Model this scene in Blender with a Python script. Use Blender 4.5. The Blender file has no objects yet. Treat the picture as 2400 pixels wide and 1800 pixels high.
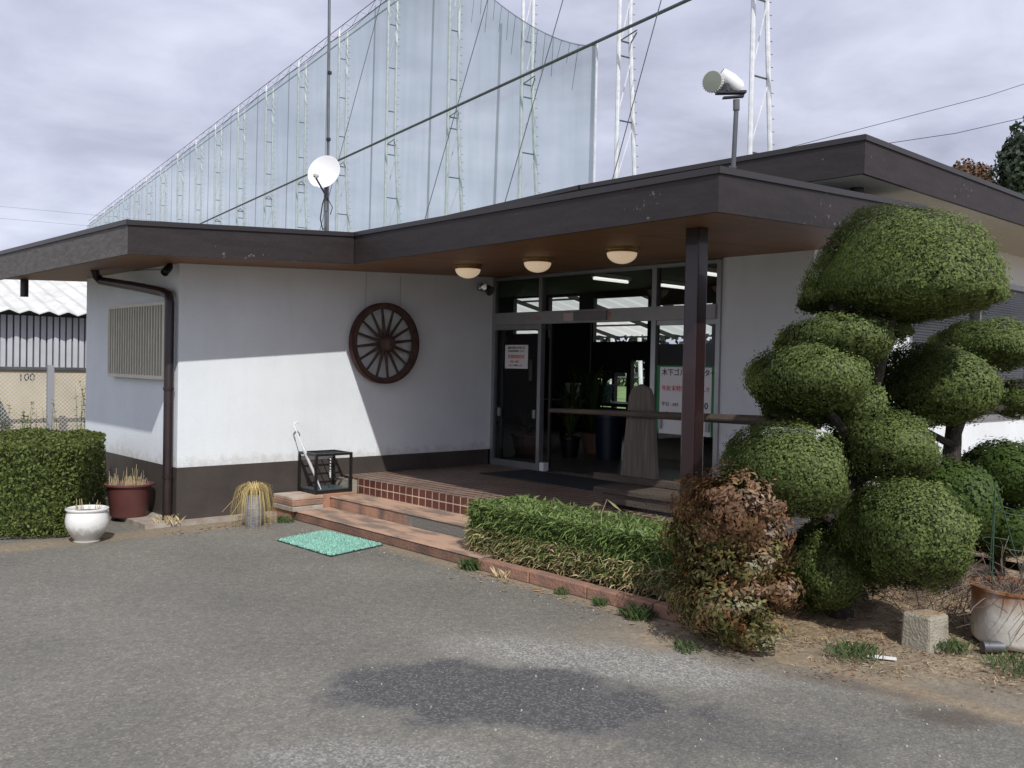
import bpy, bmesh, math, random
import numpy as np
from mathutils import Vector, Matrix, noise
PI = math.pi
R = math.radians
random.seed(7)
rng = np.random.default_rng(7)
S = bpy.context.scene
COL = S.collection

# ------------------------------------------------------------ camera
cd = bpy.data.cameras.new("camera"); cam = bpy.data.objects.new("camera", cd); COL.objects.link(cam)
Rt = Vector((0.73594245, -0.67674886, 0.01999232)); Up = Vector((-0.00171638, 0.02766385, 0.99961581)); Fw = Vector((0.67704192, 0.73569402, -0.01919744))
M = Matrix((Rt, Up, -Fw)).transposed().to_4x4(); M.translation = (-3.6889, -8.7813, 1.6)
cam.matrix_world = M
cd.sensor_width = 36; cd.sensor_fit = 'HORIZONTAL'; cd.lens = 2170 / 2400 * 36
cd.clip_start = .05; cd.clip_end = 2000
S.camera = cam

# ------------------------------------------------------------ light
SD = Vector((0.46, 0.85, -0.93)).normalized()      # the way sunlight travels
ELEV = math.asin(-SD.z)
sl = bpy.data.lights.new("sun", 'SUN'); so = bpy.data.objects.new("sun", sl); COL.objects.link(so)
sl.energy = 3.5; sl.angle = R(.6); sl.color = (1.0, .975, .93)
so.rotation_euler = SD.to_track_quat('-Z', 'Y').to_euler(); so.location = (-10, -20, 20)
W = bpy.data.worlds.new("World"); S.world = W; W.use_nodes = True
nt = W.node_tree; N = nt.nodes; L = nt.links; N.clear()
def wn(t, **k):
    n = N.new(t)
    for a, b in k.items(): setattr(n, a, b)
    return n
bg = wn('ShaderNodeBackground'); out = wn('ShaderNodeOutputWorld'); bg.inputs[1].default_value = .1
sky = wn('ShaderNodeTexSky', sky_type='NISHITA', sun_disc=False)
sky.sun_elevation = ELEV; sky.sun_rotation = math.atan2(-SD.x, -SD.y)
tc = wn('ShaderNodeTexCoord'); sp = wn('ShaderNodeSeparateXYZ'); L.new(tc.outputs['Generated'], sp.inputs[0])
ad = wn('ShaderNodeMath', operation='ADD'); ad.inputs[1].default_value = .22
mx = wn('ShaderNodeMath', operation='MAXIMUM'); mx.inputs[1].default_value = 0; L.new(sp.outputs[2], mx.inputs[0]); L.new(mx.outputs[0], ad.inputs[0])
dv = wn('ShaderNodeVectorMath', operation='DIVIDE'); cb = wn('ShaderNodeCombineXYZ')
for i in range(3): L.new(ad.outputs[0], cb.inputs[i])
L.new(tc.outputs['Generated'], dv.inputs[0]); L.new(cb.outputs[0], dv.inputs[1])
def wnoise(scale, det, rough, loc):
    mp = wn('ShaderNodeMapping'); mp.inputs['Location'].default_value = loc; L.new(dv.outputs[0], mp.inputs[0])
    n = wn('ShaderNodeTexNoise'); n.inputs['Scale'].default_value = scale; n.inputs['Detail'].default_value = det; n.inputs['Roughness'].default_value = rough
    n.inputs['Distortion'].default_value = .35
    L.new(mp.outputs[0], n.inputs['Vector']); return n.outputs[0]
n1 = wnoise(1.0, 7, .58, (2.3, 5.1, 0)); n2 = wnoise(2.4, 6, .55, (7.7, 1.4, 3))
cr = wn('ShaderNodeValToRGB'); L.new(n1, cr.inputs[0])
e = cr.color_ramp.elements
e[0].position = .30; e[0].color = (4.7, 4.75, 5.7, 1); e[1].position = .70; e[1].color = (8.3, 8.6, 10.4, 1)
m = cr.color_ramp.elements.new(.48); m.color = (6.7, 6.9, 8.5, 1)
cr2 = wn('ShaderNodeValToRGB'); L.new(n2, cr2.inputs[0])
cr2.color_ramp.elements[0].position = .38; cr2.color_ramp.elements[0].color = (.80, .80, .83, 1); cr2.color_ramp.elements[1].position = .68; cr2.color_ramp.elements[1].color = (1.12, 1.12, 1.10, 1)
mu = wn('ShaderNodeMixRGB', blend_type='MULTIPLY'); mu.inputs[0].default_value = 1; L.new(cr.outputs[0], mu.inputs[1]); L.new(cr2.outputs[0], mu.inputs[2])
mi = wn('ShaderNodeMixRGB'); mi.inputs[0].default_value = .88; L.new(sky.outputs[0], mi.inputs[1]); L.new(mu.outputs[0], mi.inputs[2])
dt = wn('ShaderNodeVectorMath', operation='DOT_PRODUCT'); dt.inputs[1].default_value = (.62, .70, .35); L.new(tc.outputs['Generated'], dt.inputs[0])
mrs = wn('ShaderNodeMapRange'); mrs.inputs[1].default_value = -.9; mrs.inputs[2].default_value = .9; mrs.inputs[3].default_value = 1.10; mrs.inputs[4].default_value = .98; L.new(dt.outputs['Value'], mrs.inputs[0])
vm = wn('ShaderNodeVectorMath', operation='SCALE'); L.new(mi.outputs[0], vm.inputs[0]); L.new(mrs.outputs[0], vm.inputs['Scale'])
L.new(vm.outputs[0], bg.inputs[0]); L.new(bg.outputs[0], out.inputs[0])
S.view_settings.view_transform = 'Standard'; S.view_settings.look = 'None'; S.view_settings.exposure = 0; S.view_settings.gamma = 1
S.cycles.transparent_max_bounces = 24; S.cycles.max_bounces = 8

# ------------------------------------------------------------ helpers
class MB:
    def __init__(s): s.v = []; s.f = []
    def add(s, vs, fs):
        o = len(s.v); s.v += [tuple(v) for v in vs]; s.f += [tuple(i + o for i in f) for f in fs]; return s
    def box(s, x0, x1, y0, y1, z0, z1):
        return s.add([(x0,y0,z0),(x1,y0,z0),(x1,y1,z0),(x0,y1,z0),(x0,y0,z1),(x1,y0,z1),(x1,y1,z1),(x0,y1,z1)],
                     [(0,3,2,1),(4,5,6,7),(0,1,5,4),(1,2,6,5),(2,3,7,6),(3,0,4,7)])
    def hexa(s, b, t):      # bottom quad, top quad (ccw from above)
        return s.add(list(b) + list(t), [(3,2,1,0),(4,5,6,7),(0,1,5,4),(1,2,6,5),(2,3,7,6),(3,0,4,7)])
    def prism(s, bot, top):
        n = len(bot)
        return s.add(list(bot) + list(top), [tuple(range(n-1,-1,-1)), tuple(range(n, 2*n))] + [(i, (i+1) % n, n+(i+1) % n, n+i) for i in range(n)])
    def tube(s, pts, r, n=8, cap=True):
        pts = [Vector(p) for p in pts]; rs = r if isinstance(r, (list, tuple)) else [r]*len(pts)
        o = len(s.v); a = None
        for i, p in enumerate(pts):
            d = (pts[min(i+1, len(pts)-1)] - pts[max(i-1, 0)]).normalized()
            if a is None: a = d.orthogonal().normalized()
            else:
                a = (a - d*a.dot(d))
                a = a.normalized() if a.length > 1e-5 else d.orthogonal().normalized()
            b = d.cross(a)
            for k in range(n):
                t = 2*PI*k/n; s.v.append(tuple(p + (a*math.cos(t) + b*math.sin(t))*rs[i]))
        for i in range(len(pts)-1):
            for k in range(n):
                q = o + i*n; s.f.append((q+k, q+(k+1) % n, q+n+(k+1) % n, q+n+k))
        if cap:
            s.f.append(tuple(o+k for k in range(n-1, -1, -1))); q = o+(len(pts)-1)*n; s.f.append(tuple(q+k for k in range(n)))
        return s
    def bar(s, p, q, w, h):  # rectangular bar between two points
        p = Vector(p); q = Vector(q); d = (q-p).normalized(); u = Vector((0,0,1))
        if abs(d.z) > .95: u = Vector((1,0,0))
        a = d.cross(u).normalized()*w/2; b = a.cross(d).normalized()*h/2
        return s.add([p-a-b,p+a-b,p+a+b,p-a+b,q-a-b,q+a-b,q+a+b,q-a+b], [(0,1,2,3),(7,6,5,4),(0,4,5,1),(1,5,6,2),(2,6,7,3),(3,7,4,0)])
    def lathe(s, prof, c=(0,0,0), n=32, mat=None):
        o = len(s.v)
        for r, z in prof:
            for k in range(n):
                t = 2*PI*k/n; p = Vector((r*math.cos(t), r*math.sin(t), z))
                if mat: p = mat @ p
                s.v.append((p.x+c[0], p.y+c[1], p.z+c[2]))
        for i in range(len(prof)-1):
            for k in range(n):
                q = o+i*n; s.f.append((q+k, q+(k+1) % n, q+n+(k+1) % n, q+n+k))
        return s
    def build(s, name, mat=None, parent=None, smooth=False, bevel=0, recalc=True):
        me = bpy.data.meshes.new(name); me.from_pydata(s.v, [], s.f); me.update()
        if recalc:
            b = bmesh.new(); b.from_mesh(me); bmesh.ops.recalc_face_normals(b, faces=b.faces); b.to_mesh(me); b.free()
        if smooth:
            me.polygons.foreach_set('use_smooth', [True]*len(me.polygons))
        if mat: me.materials.append(mat)
        o = bpy.data.objects.new(name, me); COL.objects.link(o)
        if smooth:
            md = o.modifiers.new('e', 'EDGE_SPLIT'); md.split_angle = R(38)
        if bevel:
            md = o.modifiers.new('b', 'BEVEL'); md.width = bevel; md.segments = 2; md.limit_method = 'ANGLE'
        if parent:
            o.parent = parent; o.matrix_parent_inverse = parent.matrix_world.inverted()
        return o
def tag(o, label=None, cat=None, group=None, kind=None):
    if label: o['label'] = label
    if cat: o['category'] = cat
    if group: o['group'] = group
    if kind: o['kind'] = kind
    return o
def thing(name, loc, label, cat, group=None):
    o = bpy.data.objects.new(name, None); COL.objects.link(o); o.location = loc; o.empty_display_size = .1
    o.matrix_world = Matrix.Translation(loc)
    return tag(o, label, cat, group)
def children(o): return [c for c in bpy.data.objects if c.parent == o]
def copy_tree(o, parent=None):
    c = o.copy(); COL.objects.link(c)
    if parent: c.parent = parent; c.matrix_parent_inverse = o.matrix_parent_inverse
    for ch in children(o): copy_tree(ch, c)
    return c

# ------------------------------------------------------------ materials
def mat(name, col, rough=.7, metal=0, var=0, vscale=3, bump=0, bscale=60, spec=.5, detail=4, col2=None, ramp=(.35, .65), streak=None, island=0, alpha=None, coat=0, trans=0):
    m = bpy.data.materials.new(name); m.use_nodes = True
    t = m.node_tree; n = t.nodes; l = t.links; b = n['Principled BSDF']
    b.inputs['Roughness'].default_value = rough; b.inputs['Metallic'].default_value = metal; b.inputs['Specular IOR Level'].default_value = spec
    if coat: b.inputs['Coat Weight'].default_value = coat
    c4 = (*col, 1); b.inputs['Base Color'].default_value = c4
    co = n.new('ShaderNodeTexCoord')
    src = None
    if col2 is not None or var:
        vec = co.outputs['Object']
        if streak:
            mp = n.new('ShaderNodeMapping'); mp.inputs['Scale'].default_value = streak; l.new(vec, mp.inputs[0]); vec = mp.outputs[0]
        nz = n.new('ShaderNodeTexNoise'); nz.inputs['Scale'].default_value = vscale; nz.inputs['Detail'].default_value = detail; nz.inputs['Roughness'].default_value = .6
        l.new(vec, nz.inputs['Vector'])
        r = n.new('ShaderNodeValToRGB'); l.new(nz.outputs[0], r.inputs[0])
        r.color_ramp.elements[0].position = ramp[0]; r.color_ramp.elements[1].position = ramp[1]
        if col2 is None:
            r.color_ramp.elements[0].color = (*[x*(1-var) for x in col], 1); r.color_ramp.elements[1].color = (*[min(1, x*(1+var)) for x in col], 1)
        else:
            r.color_ramp.elements[0].color = c4; r.color_ramp.elements[1].color = (*col2, 1)
        src = r.outputs[0]
    if island:
        g = n.new('ShaderNodeNewGeometry'); hs = n.new('ShaderNodeHueSaturation')
        mr = n.new('ShaderNodeMapRange'); mr.inputs[3].default_value = 1-island; mr.inputs[4].default_value = 1+island
        l.new(g.outputs['Random Per Island'], mr.inputs[0]); l.new(mr.outputs[0], hs.inputs['Value'])
        mr2 = n.new('ShaderNodeMapRange'); mr2.inputs[3].default_value = .488; mr2.inputs[4].default_value = .512
        ml = n.new('ShaderNodeMath'); ml.operation = 'FRACT'; mm = n.new('ShaderNodeMath'); mm.operation = 'MULTIPLY'; mm.inputs[1].default_value = 17.3
        l.new(g.outputs['Random Per Island'], mm.inputs[0]); l.new(mm.outputs[0], ml.inputs[0]); l.new(ml.outputs[0], mr2.inputs[0]); l.new(mr2.outputs[0], hs.inputs['Hue'])
        if src: l.new(src, hs.inputs['Color'])
        else: hs.inputs['Color'].default_value = c4
        src = hs.outputs[0]
    if src: l.new(src, b.inputs['Base Color'])
    if bump:
        nz = n.new('ShaderNodeTexNoise'); nz.inputs['Scale'].default_value = bscale; nz.inputs['Detail'].default_value = 5; l.new(co.outputs['Object'], nz.inputs['Vector'])
        bp = n.new('ShaderNodeBump'); bp.inputs['Strength'].default_value = bump; bp.inputs['Distance'].default_value = .02; l.new(nz.outputs[0], bp.inputs['Height']); l.new(bp.outputs[0], b.inputs['Normal'])
    if alpha is not None: b.inputs['Alpha'].default_value = alpha
    if trans:
        o = n['Material Output']; tr = n.new('ShaderNodeBsdfTranslucent'); mxs = n.new('ShaderNodeMixShader'); mxs.inputs[0].default_value = trans
        if src: l.new(src, tr.inputs[0])
        else: tr.inputs[0].default_value = c4
        l.new(b.outputs[0], mxs.inputs[1]); l.new(tr.outputs[0], mxs.inputs[2]); l.new(mxs.outputs[0], o.inputs[0])
    return m
def nodes(m): return m.node_tree.nodes, m.node_tree.links, m.node_tree.nodes['Principled BSDF']

M_wall = mat('white_stucco', (.765, .805, .83), .85, var=.05, vscale=.9, bump=.3, bscale=90)
def add_stain(m, col, zlo, zhi):   # dirt band with a shape of its own near the base of the wall
    n, l, b = nodes(m); src = b.inputs['Base Color'].links[0].from_socket
    co = n.new('ShaderNodeTexCoord'); mp = n.new('ShaderNodeMapping'); mp.inputs['Scale'].default_value = (6, 6, .5); l.new(co.outputs['Object'], mp.inputs[0])
    nz = n.new('ShaderNodeTexNoise'); nz.inputs['Scale'].default_value = 2; nz.inputs['Detail'].default_value = 6; l.new(mp.outputs[0], nz.inputs[0])
    r = n.new('ShaderNodeValToRGB'); r.color_ramp.elements[0].position = .52; r.color_ramp.elements[0].color = (0,0,0,1); r.color_ramp.elements[1].position = .8; r.color_ramp.elements[1].color = (.16,.16,.16,1); l.new(nz.outputs[0], r.inputs[0])
    mx = n.new('ShaderNodeMixRGB'); l.new(r.outputs[0], mx.inputs[0]); l.new(src, mx.inputs[1]); mx.inputs[2].default_value = (*col, 1)
    l.new(mx.outputs[0], b.inputs['Base Color'])
add_stain(M_wall, (.58, .58, .57), 0, 0)
def splash(m):      # splashed mud just above the plinth line
    n, l, b = nodes(m); src = b.inputs['Base Color'].links[0].from_socket
    co = n.new('ShaderNodeTexCoord'); s_ = n.new('ShaderNodeSeparateXYZ'); l.new(co.outputs['Object'], s_.inputs[0])
    nz = n.new('ShaderNodeTexNoise'); nz.inputs['Scale'].default_value = 9; nz.inputs['Detail'].default_value = 8; nz.inputs['Roughness'].default_value = .7; l.new(co.outputs['Object'], nz.inputs[0])
    a = n.new('ShaderNodeMath'); a.operation = 'MULTIPLY_ADD'; a.inputs[1].default_value = -.5; l.new(nz.outputs[0], a.inputs[0]); l.new(s_.outputs[2], a.inputs[2])
    r = n.new('ShaderNodeValToRGB'); l.new(a.outputs[0], r.inputs[0]); r.color_ramp.elements[0].position = .26; r.color_ramp.elements[0].color = (.5,.5,.5,1); r.color_ramp.elements[1].position = .40; r.color_ramp.elements[1].color = (0,0,0,1)
    mx = n.new('ShaderNodeMixRGB'); l.new(r.outputs[0], mx.inputs[0]); l.new(src, mx.inputs[1]); mx.inputs[2].default_value = (.42,.38,.32,1); l.new(mx.outputs[0], b.inputs['Base Color'])
splash(M_wall)
M_plinth = mat('brown_plinth', (.060, .050, .044), .55, var=.16, vscale=2.5, bump=.15, bscale=50)
M_fascia = mat('brown_board', (.019, .0140, .0130), .6, col2=(.029, .0215, .0210), vscale=2, streak=(1.5, 1.5, 9), bump=.15, bscale=24, detail=8)
def flakes(m, thr=.69, col=(.28, .25, .23)):
    n, l, b = nodes(m); src = b.inputs['Base Color'].links[0].from_socket
    co = n.new('ShaderNodeTexCoord')
    nz = n.new('ShaderNodeTexNoise'); nz.inputs['Scale'].default_value = 26; nz.inputs['Detail'].default_value = 6; l.new(co.outputs['Object'], nz.inputs[0])
    nb = n.new('ShaderNodeTexNoise'); nb.inputs['Scale'].default_value = 1.3; nb.inputs['Detail'].default_value = 2; l.new(co.outputs['Object'], nb.inputs[0])
    ad = n.new('ShaderNodeMath'); ad.operation = 'MULTIPLY_ADD'; ad.inputs[1].default_value = .5; l.new(nb.outputs[0], ad.inputs[0]); 
    mm = n.new('ShaderNodeMath'); mm.operation = 'MULTIPLY'; mm.inputs[1].default_value = .68; l.new(nz.outputs[0], mm.inputs[0]); l.new(mm.outputs[0], ad.inputs[2])
    r = n.new('ShaderNodeValToRGB'); r.color_ramp.elements[0].position = thr; r.color_ramp.elements[0].color = (0,0,0,1); r.color_ramp.elements[1].position = thr+.02; r.color_ramp.elements[1].color = (.8,.8,.8,1); l.new(ad.outputs[0], r.inputs[0])
    mx = n.new('ShaderNodeMixRGB'); l.new(r.outputs[0], mx.inputs[0]); l.new(src, mx.inputs[1]); mx.inputs[2].default_value = (*col, 1)
    l.new(mx.outputs[0], b.inputs['Base Color'])
flakes(M_fascia, .757, (.16, .14, .13))
M_fascia_w = mat('weathered_board', (.075, .068, .060), .7, col2=(.125, .115, .105), vscale=3, streak=(2, 2, 9), bump=.35, bscale=30, detail=8)
M_drip = mat('roof_edge_metal', (.045, .04, .04), .4, .3)
M_roof = mat('roof_sheet', (.10, .115, .125), .45, .35, var=.2, vscale=2)
M_soffit = mat('varnished_ply', (.23, .105, .038), .5, col2=(.165, .075, .027), vscale=2, streak=(1, 9, 1), bump=.05, bscale=20, detail=6)
M_soffit_w = mat('pale_soffit', (.50, .50, .44), .8, var=.05, vscale=1)
M_post = mat('maroon_paint', (.022, .0085, .009), .34, var=.12, vscale=5, coat=.3, bump=.05)
M_pipe = mat('dark_brown_pipe', (.026, .016, .016), .35, var=.2, vscale=6)
M_alu = mat('aluminium_frame', (.36, .37, .38), .38, .7, var=.06, vscale=8)
M_alu_band = mat('aluminium_band', (.34, .345, .35), .5, .35, var=.05, vscale=4)
M_cream = mat('cream_metal', (.62, .60, .50), .5, var=.06, vscale=6)
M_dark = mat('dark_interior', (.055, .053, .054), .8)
M_intfloor = mat('interior_floor', (.10, .095, .085), .35, var=.15, vscale=3)
M_black = mat('black_paint', (.012, .012, .012), .35)
M_white = mat('white_glaze', (.80, .80, .77), .18, bump=.03, bscale=20, coat=.4)
M_paper = mat('white_paper', (.78, .77, .78), .7)
M_ink = mat('black_ink', (.02, .02, .02), .7)
M_red = mat('red_ink', (.62, .06, .05), .7)
M_green = mat('green_board', (.03, .22, .08), .6)
M_terra = mat('terracotta', (.40, .215, .14), .9, col2=(.22, .15, .11), vscale=5, ramp=(.42,.66), bump=.4, bscale=50, detail=8)
M_stonepale = mat('pale_slab', (.42, .38, .33), .85, col2=(.30, .24, .19), vscale=7, bump=.4, bscale=60)
M_conc = mat('concrete', (.36, .33, .27), .9, col2=(.27, .25, .20), vscale=6, bump=.5, bscale=80, detail=8)
M_wood_old = mat('old_wood', (.15, .128, .105), .85, col2=(.085, .070, .056), vscale=5, streak=(9, 9, .5), bump=.2, bscale=40, detail=8)
M_wood_h = mat('old_wood_lengthwise', (.105, .08, .06), .8, col2=(.05, .038, .03), vscale=4, streak=(6, .6, 8), bump=.5, bscale=40, detail=8)
M_wheelrim = mat('rusty_rim', (.105, .062, .046), .75, col2=(.05, .03, .025), vscale=9, bump=.3, bscale=60)
M_spoke = mat('dark_spoke', (.07, .045, .036), .75, var=.3, vscale=12, bump=.3)
M_galv = mat('galvanised_steel', (.72, .73, .75), .45, .25, var=.12, vscale=3)
M_galvd = mat('dull_steel', (.13, .135, .145), .5, .5, var=.2, vscale=4)
M_dish = mat('white_dish', (.80, .80, .80), .45)
M_brass = mat('brass', (.50, .38, .19), .3, .9, var=.1)
M_lampg = mat('frosted_lamp_glass', (.92, .82, .66), .35, coat=.2, trans=.1)
M_redpot = mat('maroon_pot', (.13, .045, .040), .5, var=.12, vscale=5)
M_soil = mat('soil', (.10, .07, .045), .95, col2=(.19, .14, .09), vscale=20, bump=.8, bscale=60, detail=8)
M_straw = mat('dry_straw', (.50, .40, .23), .8, island=.35)
M_strawp = mat('yellow_blades', (.60, .47, .20), .6, island=.3, trans=.2)
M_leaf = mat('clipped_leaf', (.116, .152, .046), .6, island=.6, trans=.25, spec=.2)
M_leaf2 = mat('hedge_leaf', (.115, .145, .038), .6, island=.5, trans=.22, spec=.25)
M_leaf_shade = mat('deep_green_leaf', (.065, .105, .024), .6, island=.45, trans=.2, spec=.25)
M_bamboo = mat('bamboo_blade', (.165, .235, .070), .5, island=.4, trans=.25)
M_bamboo_dry = mat('dry_bamboo_blade', (.42, .35, .18), .7, island=.35, trans=.2)
M_az = mat('bronze_leaf', (.185, .100, .050), .45, island=.6, trans=.2, col2=(.15,.12,.045), vscale=7, ramp=(.50,.68))
M_az2 = mat('olive_leaf', (.125, .12, .040), .45, island=.6, trans=.2, col2=(.20,.10,.045), vscale=7, ramp=(.48,.62))
M_weed = mat('weed_leaf', (.065, .105, .030), .6, island=.35, trans=.2)
M_bark = mat('bark', (.050, .038, .030), .9, col2=(.022, .017, .014), vscale=10, streak=(3, 3, .8), bump=.8, bscale=40)
M_twig = mat('grey_twig', (.15, .11, .085), .85, island=.3)
M_far_leaf = mat('far_dark_leaf', (.028, .044, .020), .7, island=.5)
M_far_red = mat('far_russet_leaf', (.14, .075, .042), .7, island=.45)
M_shedroof = mat('cement_roof', (.60, .60, .57), .8, var=.12, vscale=3)
M_block = mat('beige_block', (.50, .43, .30), .9, var=.1, vscale=1.5, bump=.2)
M_rib = mat('pale_rib_sheet', (.50, .51, .54), .5, var=.06, vscale=2)
M_ribd = mat('dark_rib_gap', (.05, .052, .06), .6)

# asphalt
M_asph = bpy.data.materials.new('asphalt'); M_asph.use_nodes = True
n, l, b = nodes(M_asph)
co = n.new('ShaderNodeTexCoord')
def NZ(scale, det=4, rough=.55, vec=None, out=0):
    q = n.new('ShaderNodeTexNoise'); q.inputs['Scale'].default_value = scale; q.inputs['Detail'].default_value = det; q.inputs['Roughness'].default_value = rough
    l.new(vec or co.outputs['Object'], q.inputs['Vector']); return q.outputs[out]
def RP(src, stops):
    r = n.new('ShaderNodeValToRGB'); l.new(src, r.inputs[0])
    el = r.color_ramp.elements
    el[0].position, el[0].color = stops[0][0], (*stops[0][1], 1) if not isinstance(stops[0][1], float) else (stops[0][1],)*3+(1,)
    el[1].position, el[1].color = stops[-1][0], (*stops[-1][1], 1) if not isinstance(stops[-1][1], float) else (stops[-1][1],)*3+(1,)
    for p, c in stops[1:-1]:
        q = el.new(p); q.color = (*c, 1) if not isinstance(c, float) else (c, c, c, 1)
    return r.outputs[0]
def MX(f, a, c, mode='MIX'):
    q = n.new('ShaderNodeMixRGB'); q.blend_type = mode
    if isinstance(f, float): q.inputs[0].default_value = f
    else: l.new(f, q.inputs[0])
    for i, x in ((1, a), (2, c)):
        if isinstance(x, tuple): q.inputs[i].default_value = (*x, 1)
        else: l.new(x, q.inputs[i])
    return q.outputs[0]
def MA(op, a, c=None, k=None):
    q = n.new('ShaderNodeMath'); q.operation = op
    for i, x in enumerate((a, c, k)):
        if x is None: continue
        if isinstance(x, (float, int)): q.inputs[i].default_value = x
        else: l.new(x, q.inputs[i])
    return q.outputs[0]
base = RP(NZ(.7, 5), [(.3, (.150, .143, .122)), (.52, (.182, .173, .148)), (.72, (.222, .208, .178))])
vor = n.new('ShaderNodeTexVoronoi'); vor.inputs['Scale'].default_value = 95; l.new(co.outputs['Object'], vor.inputs['Vector'])
vc = n.new('ShaderNodeSeparateXYZ'); l.new(vor.outputs['Color'], vc.inputs[0])
agg = RP(vc.outputs[0], [(0., (.72, .72, .73)), (.5, (.92, .92, .91)), (.86, (1.07, 1.06, 1.04)), (.97, (1.38, 1.34, 1.28))])
base = MX(1., base, agg, 'MULTIPLY')
base = MX(1., base, RP(NZ(16, 6, .7), [(.3, (.82, .82, .82)), (.7, (1.2, 1.2, 1.2))]), 'MULTIPLY')
sx = n.new('ShaderNodeSeparateXYZ'); l.new(co.outputs['Object'], sx.inputs[0])
def ell(cx, cy, rx, ry, ang, nscale=2.2, namp=1.1, soft=.12):
    ca, sa = math.cos(ang), math.sin(ang)
    dx = MA('SUBTRACT', sx.outputs[0], cx); dy = MA('SUBTRACT', sx.outputs[1], cy)
    a = MA('ADD', MA('MULTIPLY', dx, ca/rx), MA('MULTIPLY', dy, sa/rx)); c = MA('ADD', MA('MULTIPLY', dx, -sa/ry), MA('MULTIPLY', dy, ca/ry))
    d = MA('SQRT', MA('ADD', MA('MULTIPLY', a, a), MA('MULTIPLY', c, c)))
    d = MA('ADD', d, MA('MULTIPLY', MA('SUBTRACT', NZ(nscale, 5, .6), .5), namp))
    return RP(d, [(1-soft, 1.), (1.0, 0.)])
grain = RP(vc.outputs[1], [(.2, (.16, .155, .145)), (.55, (.30, .29, .27)), (.9, (.55, .54, .50))])
w1 = ell(.15, -5.45, 1.15, .42, -1.0, 2.0, 1.0, .5)       # worn pale gravelly ring
base = MX(MA('MULTIPLY', w1, .5), base, grain)
w3 = ell(-1.6, -5.75, .75, .35, -.9, 2.4, 1.2, .5); base = MX(MA('MULTIPLY', w3, .35), base, grain)
patch = RP(vc.outputs[2], [(.1, (.050, .050, .052)), (.7, (.080, .080, .081)), (.95, (.15, .15, .147))])
w2 = MA('MAXIMUM', ell(-.66, -5.46, 1.0, .50, -.98, 2.3, 1.6, .3), MA('MULTIPLY', ell(-.35, -6.2, 1.2, .42, -1.0, 3.0, 1.8, .6), .6))        # newer dark patch
base = MX(MA('MULTIPLY', w2, .9), base, patch)
# dirt verge near the planting
vdir = MA('ADD', MA('ADD', MA('MULTIPLY', sx.outputs[0], .917), MA('MULTIPLY', sx.outputs[1], .395)), 6.0)
vdir = MA('ADD', vdir, MA('MULTIPLY', MA('SUBTRACT', NZ(1.7, 6, .6), .5), 1.2))
dirt_m = MA('MULTIPLY', RP(MA('MULTIPLY', vdir, .1), [(.405, 0.), (.455, 1.)]), RP(MA('MULTIPLY', MA('ADD', sx.outputs[1], 10.), .1), [(.46, 1.), (.53, 0.)]))
dirt = RP(NZ(22, 8, .7), [(.3, (.15, .115, .078)), (.5, (.29, .23, .155)), (.7, (.42, .35, .25))])
dirt = MX(1., dirt, RP(NZ(2.2, 5, .6), [(.35, (.62, .60, .58)), (.65, (1.1, 1.1, 1.1))]), 'MULTIPLY')
base = MX(dirt_m, base, dirt)
# thin dirt lines hugging the building and kerb
w4 = ell(.78, -7.05, .28, .16, -.9, 4., 1.5, .6); base = MX(MA('MULTIPLY', w4, .6), base, (.075, .055, .04))
w5 = ell(.85, -6.55, .55, .14, -1.2, 4., 1.5, .6); base = MX(MA('MULTIPLY', w5, .5), base, (.10, .075, .055))
k1 = RP(MA('ADD', MA('ABSOLUTE', MA('SUBTRACT', sx.outputs[0], .98)), MA('MULTIPLY', NZ(5, 5), .16)), [(.10, 1.), (.21, 0.)])
k1 = MA('MULTIPLY', k1, RP(MA('MULTIPLY', MA('ADD', sx.outputs[1], 10.), .1), [(.88, 1.), (.93, 0.)]))
k2 = RP(MA('ADD', MA('ABSOLUTE', MA('ADD', sx.outputs[1], .30)), MA('MULTIPLY', NZ(4, 5), .4)), [(.30, 1.), (.44, 0.)])
k2 = MA('MULTIPLY', k2, RP(MA('MULTIPLY', MA('ADD', sx.outputs[0], 10.), .1), [(1.06, 1.), (1.10, 0.)]))
base = MX(MA('MULTIPLY', MA('MAXIMUM', k1, k2), .75), base, RP(NZ(25, 7), [(.3, (.17, .13, .085)), (.7, (.36, .28, .18))]))
l.new(base, b.inputs['Base Color']); b.inputs['Roughness'].default_value = .9
bp = n.new('ShaderNodeBump'); bp.inputs['Strength'].default_value = .35; bp.inputs['Distance'].default_value = .006; l.new(vor.outputs['Distance'], bp.inputs['Height']); l.new(bp.outputs[0], b.inputs['Normal'])

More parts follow.
